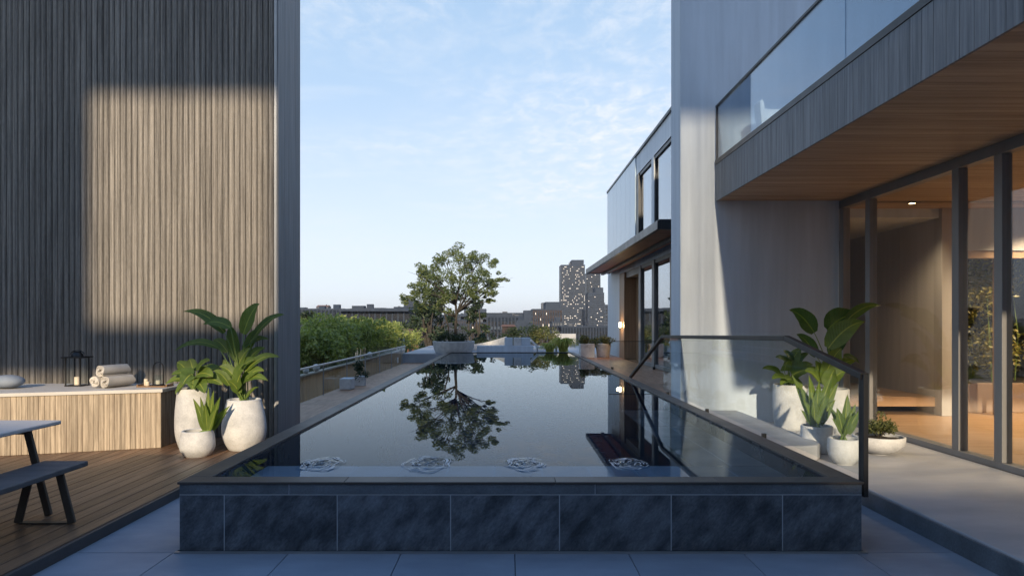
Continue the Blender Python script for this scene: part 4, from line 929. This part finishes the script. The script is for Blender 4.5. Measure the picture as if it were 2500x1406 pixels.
# dining table and its bench, cut by the left edge of the frame
tb_ = thing('dining_table', 'pale topped outdoor table with splayed metal legs on the deck', 'table', (-4.35, 4.7, LZ))
MB().box(-4.55, -3.87, 3.4, 5.92, .802, .838).build('tabletop', 'table', tb_, bevel=.01)
for y in (3.8, 5.65):
    for (x0, x1) in ((-3.98, -3.80), (-4.42, -4.60)): MB().bar((x0, y, .80), (x1, y, .0915), .055, .03, up=(0, 1, 0)).build('leg', 'leg', tb_, bevel=.004)
    box('cross_bar', 'leg', tb_, -4.45, -3.95, y-.02, y+.02, .76, .801)
ob = thing('outdoor_bench', 'dark slate topped bench with trapezoid metal legs beside the table', 'bench', (-3.65, 4.6, LZ))
MB().box(-3.86, -3.49, 3.3, 5.68, .492, .535).build('seat', 'seat', ob, bevel=.008)
for y in (3.7, 5.42):
    MB().bar((-3.56, y, .49), (-3.46, y, .0915), .06, .022, up=(0, 1, 0)).build('leg', 'leg', ob, bevel=.003); MB().bar((-3.79, y, .49), (-3.89, y, .0915), .06, .022, up=(0, 1, 0)).build('leg', 'leg', ob, bevel=.003)
    box('foot_bar', 'leg', ob, -3.86, -3.49, y-.03, y+.03, .0912, .104); box('cross_bar', 'leg', ob, -3.77, -3.58, y-.03, y+.03, .468, .4915)

# ================================================================== THE CITY BEYOND
GZ = -12
CM = {k: pm('facade_'+k, c1, rough=.8, scale=.4, bump=0, rnd=.15, spec=.08) for k, c1 in dict(slate=(.034, .050, .082), brick=(.06, .046, .044), stone=(.12, .13, .15), dark=(.016, .023, .038), grey=(.038, .050, .074), terracotta=(.17, .09, .065)).items()}
CG = pm('city_window', (.004, .006, .012), rough=.25, bump=0, spec=.25); CL = emit('lit_window', (1, .96, .92), .16); CB = pm('balcony_edge', (.075, .095, .13), rough=.7, spec=.1, bump=0)
def building(name, label, px0, px1, pyt, d, mat, floors, cols, depth=14., seed=1, roof=None, bands=True, lit=.05, group=None, cat='building', zb=GZ, wfrac=.62):
    q = random.Random(seed); x0, x1 = (px0-CX)/F*d, (px1-CX)/F*d; zt = CH-(pyt-CY)/F*d; t = thing(name, label, cat, ((x0+x1)/2, d, zb), group)
    MB().box(x0, x1, d, d+depth, zb, zt).build('wall', CM[mat], t)
    fh = (zt-zb-.6)/floors; cwid = (x1-x0)/cols; win = MB(); lt = MB(); bd = MB()
    for f in range(floors):
        z = zb+f*fh
        if z+fh < CH-95/F*d: continue
        if bands: bd.box(x0-.06, x1+.06, d-.35, d+.1, z+fh*.02-.09, z+fh*.02+.09)
        for c in range(cols):
            xa = x0+c*cwid+cwid*(1-wfrac)/2; xb = xa+cwid*wfrac
            if q.random() < .06: continue
            wj = q.uniform(-.2, .2)*cwid*(1-wfrac)
            k_ = q.random() < lit; (lt if k_ else win).box(xa, xb, d-.05, d+.05, z+fh*(.45 if k_ else .28), z+fh*.84)
            if q.random() < .25 and bands: bd.box(xa-.1, xb+.1, d-.9, d-.36, z+fh*.05, z+fh*.34)
    if x0 > 0 or x1 < 0:      # the flank that faces the viewer
        xs_ = x0 if x0 > 0 else x1; nc = max(2, int(depth/(cwid*1.1)))
        for f in range(floors):
            z = zb+f*fh
            if z+fh < CH-95/F*d: continue
            for c in range(nc): win.box(xs_-.05, xs_+.05, d+depth*(c+.2)/nc, d+depth*(c+.78)/nc, z+fh*.28, z+fh*.84)
    win.build('window', CG, t, kind='stuff')
    if lt.v: lt.build('lit_window', CL, t, kind='stuff')
    if bd.v: bd.build('balcony', CB, t, kind='stuff')
    if roof == 'parapet': MB().box(x0-.2, x1+.2, d-.2, d+depth+.2, zt, zt+.5).build('roof', CM['grey'], t)
    elif roof == 'plant': MB().box(x0-.1, x1+.1, d-.1, d+depth, zt, zt+.5).box(x0+(x1-x0)*.45, x1-(x1-x0)*.04, d+1, d+depth-2, zt+.5, zt+2.2+d*.004).build('roof', CM['grey'], t)
    elif roof == 'gable':
        h = (x1-x0)*.16; mb = MB(); ym = d+depth/2
        mb.add([(x0-.3, d-.3, zt), (x1+.3, d-.3, zt), (x1+.3, d+depth, zt), (x0-.3, d+depth, zt), (x0, ym, zt+h), (x1, ym, zt+h)], [(0, 1, 5, 4), (2, 3, 4, 5), (1, 2, 5), (3, 0, 4), (3, 2, 1, 0)])
        r_ = mb.build('roof', CM['terracotta'] if mat != 'dark' else CM['slate'], t)
        MB().box(x0+(x1-x0)*.7, x0+(x1-x0)*.76, ym-.5, ym+.5, zt+h*.3, zt+h*1.4).build('chimney', CM['brick'], r_)
    elif roof == 'lens':
        mb = MB(); n = 16; vs = []
        for i in range(n+1):
            s = i/n; x = x0+(x1-x0)*s; z = zt+(x1-x0)*.03*math.sin(math.pi*s)**.5; vs += [(x, d-2, z-.1), (x, d+depth, z+.6), (x, d-2, zt-.4), (x, d+depth, zt-.4)]
        mb.add(vs, [(4*i, 4*i+4, 4*i+5, 4*i+1) for i in range(n)]+[(4*i, 4*i+2, 4*i+6, 4*i+4) for i in range(n)]).build('roof', CM['grey'], t)
    if roof in ('parapet', 'plant', 'lens'):
        mb = MB()
        for _ in range(max(3, int((x1-x0)/9))):
            u = q.uniform(x0+.04*(x1-x0), x0+.9*(x1-x0)); w_ = q.uniform(.6, 3.2); mb.box(u, min(u+w_, x1-.3), d+2, d+2+w_, zt-.1, zt+q.choice([.5, .8, 1.1, 1.6, 2.2])*min(1, d/260))
        mb.build('rooftop_plant', CM[q.choice(['grey', 'slate', 'stone'])], t, kind='stuff')
        st = MB()
        for c in range(0, cols, max(1, cols//12)): st.box(x0+c*cwid-.18, x0+c*cwid+.18, d-.22, d+.05, zb, zt)
        st.build('pilaster', CM['grey' if mat != 'grey' else 'slate'], t, kind='stuff')
    return t
building('tower', 'tall residential tower with gridded windows left of the canopy', 1370, 1428, 648, 520, 'slate', 38, 22, 20, 1, 'plant', lit=.13, cat='tower')
building('tower', 'narrow tower half hidden behind the canopy edge', 1432, 1466, 668, 560, 'slate', 34, 12, 18, 2, 'parapet', lit=.05, cat='tower')
building('tower', 'stepped lower tower block in front of the narrow tower', 1436, 1475, 716, 470, 'grey', 24, 13, 16, 3, 'plant', lit=.05, cat='tower')
building('long_building', 'long dark glazed hall with curved grey roof behind the bamboo', 832, 1000, 756, 170, 'dark', 6, 60, 40, 4, 'lens', False, .0, wfrac=.8)
building('office_block', 'long low dark block left of the curved roof hall', 700, 838, 757, 210, 'dark', 7, 44, 30, 5, 'parapet', False, .0)
building('long_building', 'long grey flat roofed block right of the planter tree', 1180, 1345, 766, 330, 'grey', 9, 60, 26, 6, 'parapet', True, .01)
building('brick_building', 'brown brick mansion block with chimneys left of the tall tower', 1300, 1372, 757, 270, 'brick', 8, 24, 20, 7, 'plant', False, .08)
building('brick_building', 'low brick terrace with warm windows below the long grey block', 1150, 1262, 790, 215, 'brick', 6, 40, 16, 8, 'parapet', False, .08)
building('glass_pavilion', 'dark pavilion with columns and flat roof in front of the long block', 1190, 1300, 775, 190, 'dark', 5, 26, 14, 9, 'parapet', True, .0, wfrac=.85)
building('cottage', 'low house with terracotta roof beside the bamboo', 955, 1022, 815, 62, 'terracotta', 3, 5, 9, 10, 'gable', False, .0)
building('beige_building', 'small beige block at the foot of the tall tower', 1348, 1372, 788, 230, 'stone', 5, 4, 10, 11, 'parapet', False, .05)
building('office_block', 'dark low block at the feet of the towers', 1372, 1490, 800, 200, 'dark', 5, 34, 14, 12, 'parapet', False, .04)
building('office_block', 'distant grey block on the skyline between the trees', 1010, 1080, 770, 420, 'grey', 7, 12, 20, 13, 'parapet', True, .05)
building('office_block', 'distant slate block rising right behind the planter tree', 1085, 1190, 768, 480, 'slate', 7, 16, 20, 14, 'plant', True, .05)
building('church_tower', 'tiny pale tower on the skyline above the brick mansion block', 1322, 1336, 741, 640, 'stone', 8, 3, 10, 15, 'parapet', False, .0, cat='tower')
building('domed_building', 'small pale rooftop turret on the skyline by the fluted wall', 772, 800, 749, 520, 'stone', 8, 6, 10, 16, 'gable', False, .0)
building('office_block', 'far dark block along the skyline left of the tall tower', 1255, 1375, 776, 620, 'slate', 6, 20, 22, 17, None, False, .05)
building('office_block', 'far grey block behind the pool house edge right of the towers', 1466, 1560, 745, 600, 'grey', 10, 16, 20, 18, 'parapet', True, .05)
building('brick_building', 'red brick warehouse with pale window bands behind the planter tree trunk', 1062, 1152, 783, 240, 'brick', 6, 22, 16, 21, 'parapet', True, .02)
building('office_block', 'small dark glazed box in front of the long grey block', 1262, 1300, 787, 160, 'slate', 5, 9, 10, 22, 'plant', True, .03)
building('brick_building', 'narrow brown brick house with gabled roof near the cube stools', 1226, 1256, 797, 120, 'brick', 5, 5, 9, 23, 'gable', False, .03)
building('cottage', 'low stone house with gabled roof left of the terracotta one', 862, 930, 812, 95, 'stone', 4, 7, 10, 24, 'gable', False, .0)
building('office_block', 'mid height slate block poking over the curved roof hall at its right end', 962, 1012, 752, 260, 'slate', 8, 14, 16, 25, 'plant', True, .02)
building('office_block', 'pale narrow block between the brick mansion and the tall tower', 1352, 1368, 768, 350, 'stone', 8, 5, 12, 27, 'parapet', False, .02)
hillm = pm('far_hill', (.045, .06, .05), (.03, .04, .038), .95, .004, bump=0)
mb = MB(); q = random.Random(4); n = 90; vs = []
for i in range(n+1):
    x = -3200+6400*i/n; h = 14+12*math.sin(i*.21)+8*math.sin(i*.53+1)+q.uniform(0, 5); vs += [(x, 3300, -13), (x, 3500, h), (x, 4200, -13)]
mb.add(vs, [(3*i+k, 3*i+3+k, 3*i+4+k, 3*i+1+k) for i in range(n) for k in (0, 1)]); struct(mb, 'hills', hillm, smooth='all')

# ================================================================== ADDED SUN BLOCKER BEHIND THE CAMERA (its openings shape the lit patches)
rb = thing('added_sun_blocker', 'added unseen wall behind the viewpoint with bays shaping the sun', 'building', (0, -8.5, 0))
TOP = 13.0
cols = [(-60, -12.5, None), (-12.5, -7.7, []), (-7.7, -6.38, [(5.15, 6.62)]), (-6.38, -3.83, [(5.15, 6.62), (7.28, 10.56)]), (-3.83, -3.45, [(5.15, 6.62)]), (-3.45, 1.93, []), (1.93, 8.5, [(4.72, 10.85)]), (8.5, 60, [])]
mb = MB()
for x0, x1, ops in cols:
    z = 0
    if ops is None:
        mb.box(x0, x1, -8.3, -8, 0, 4.5); continue
    for a, c in ops: mb.box(x0, x1, -8.3, -8, z, a); z = c
    mb.box(x0, x1, -8.3, -8, z, TOP)
mb.build('wall', 'sideboard', rb)

for x in [1.98+.105*i for i in range(8)]+[2.2, 2.44, 4.6, 6.6]: box('mullion', 'frame', rb, x-.02, x+.02, -8.2-.01*(x%1), -8.1, 4.721, 10.849)  # added fins that dim and band the sunlit concrete strip

# ================================================================== AIR
hm = bpy.data.materials.new('haze_air'); hm.use_nodes = True; hn = hm.node_tree.nodes; hn.remove(hn['Principled BSDF'])
pv = hn.new('ShaderNodeVolumePrincipled'); pv.inputs['Color'].default_value = (.97, .98, 1, 1); pv.inputs['Density'].default_value = .0002; pv.inputs['Anisotropy'].default_value = .2
hm.node_tree.links.new(pv.outputs[0], hn['Material Output'].inputs['Volume'])
hm.cycles.volume_sampling = 'DISTANCE'; hm.cycles.homogeneous_volume = True
box('haze', hm, None, -3300, 3300, -700, 4300, -13.5, 62, kind='stuff')
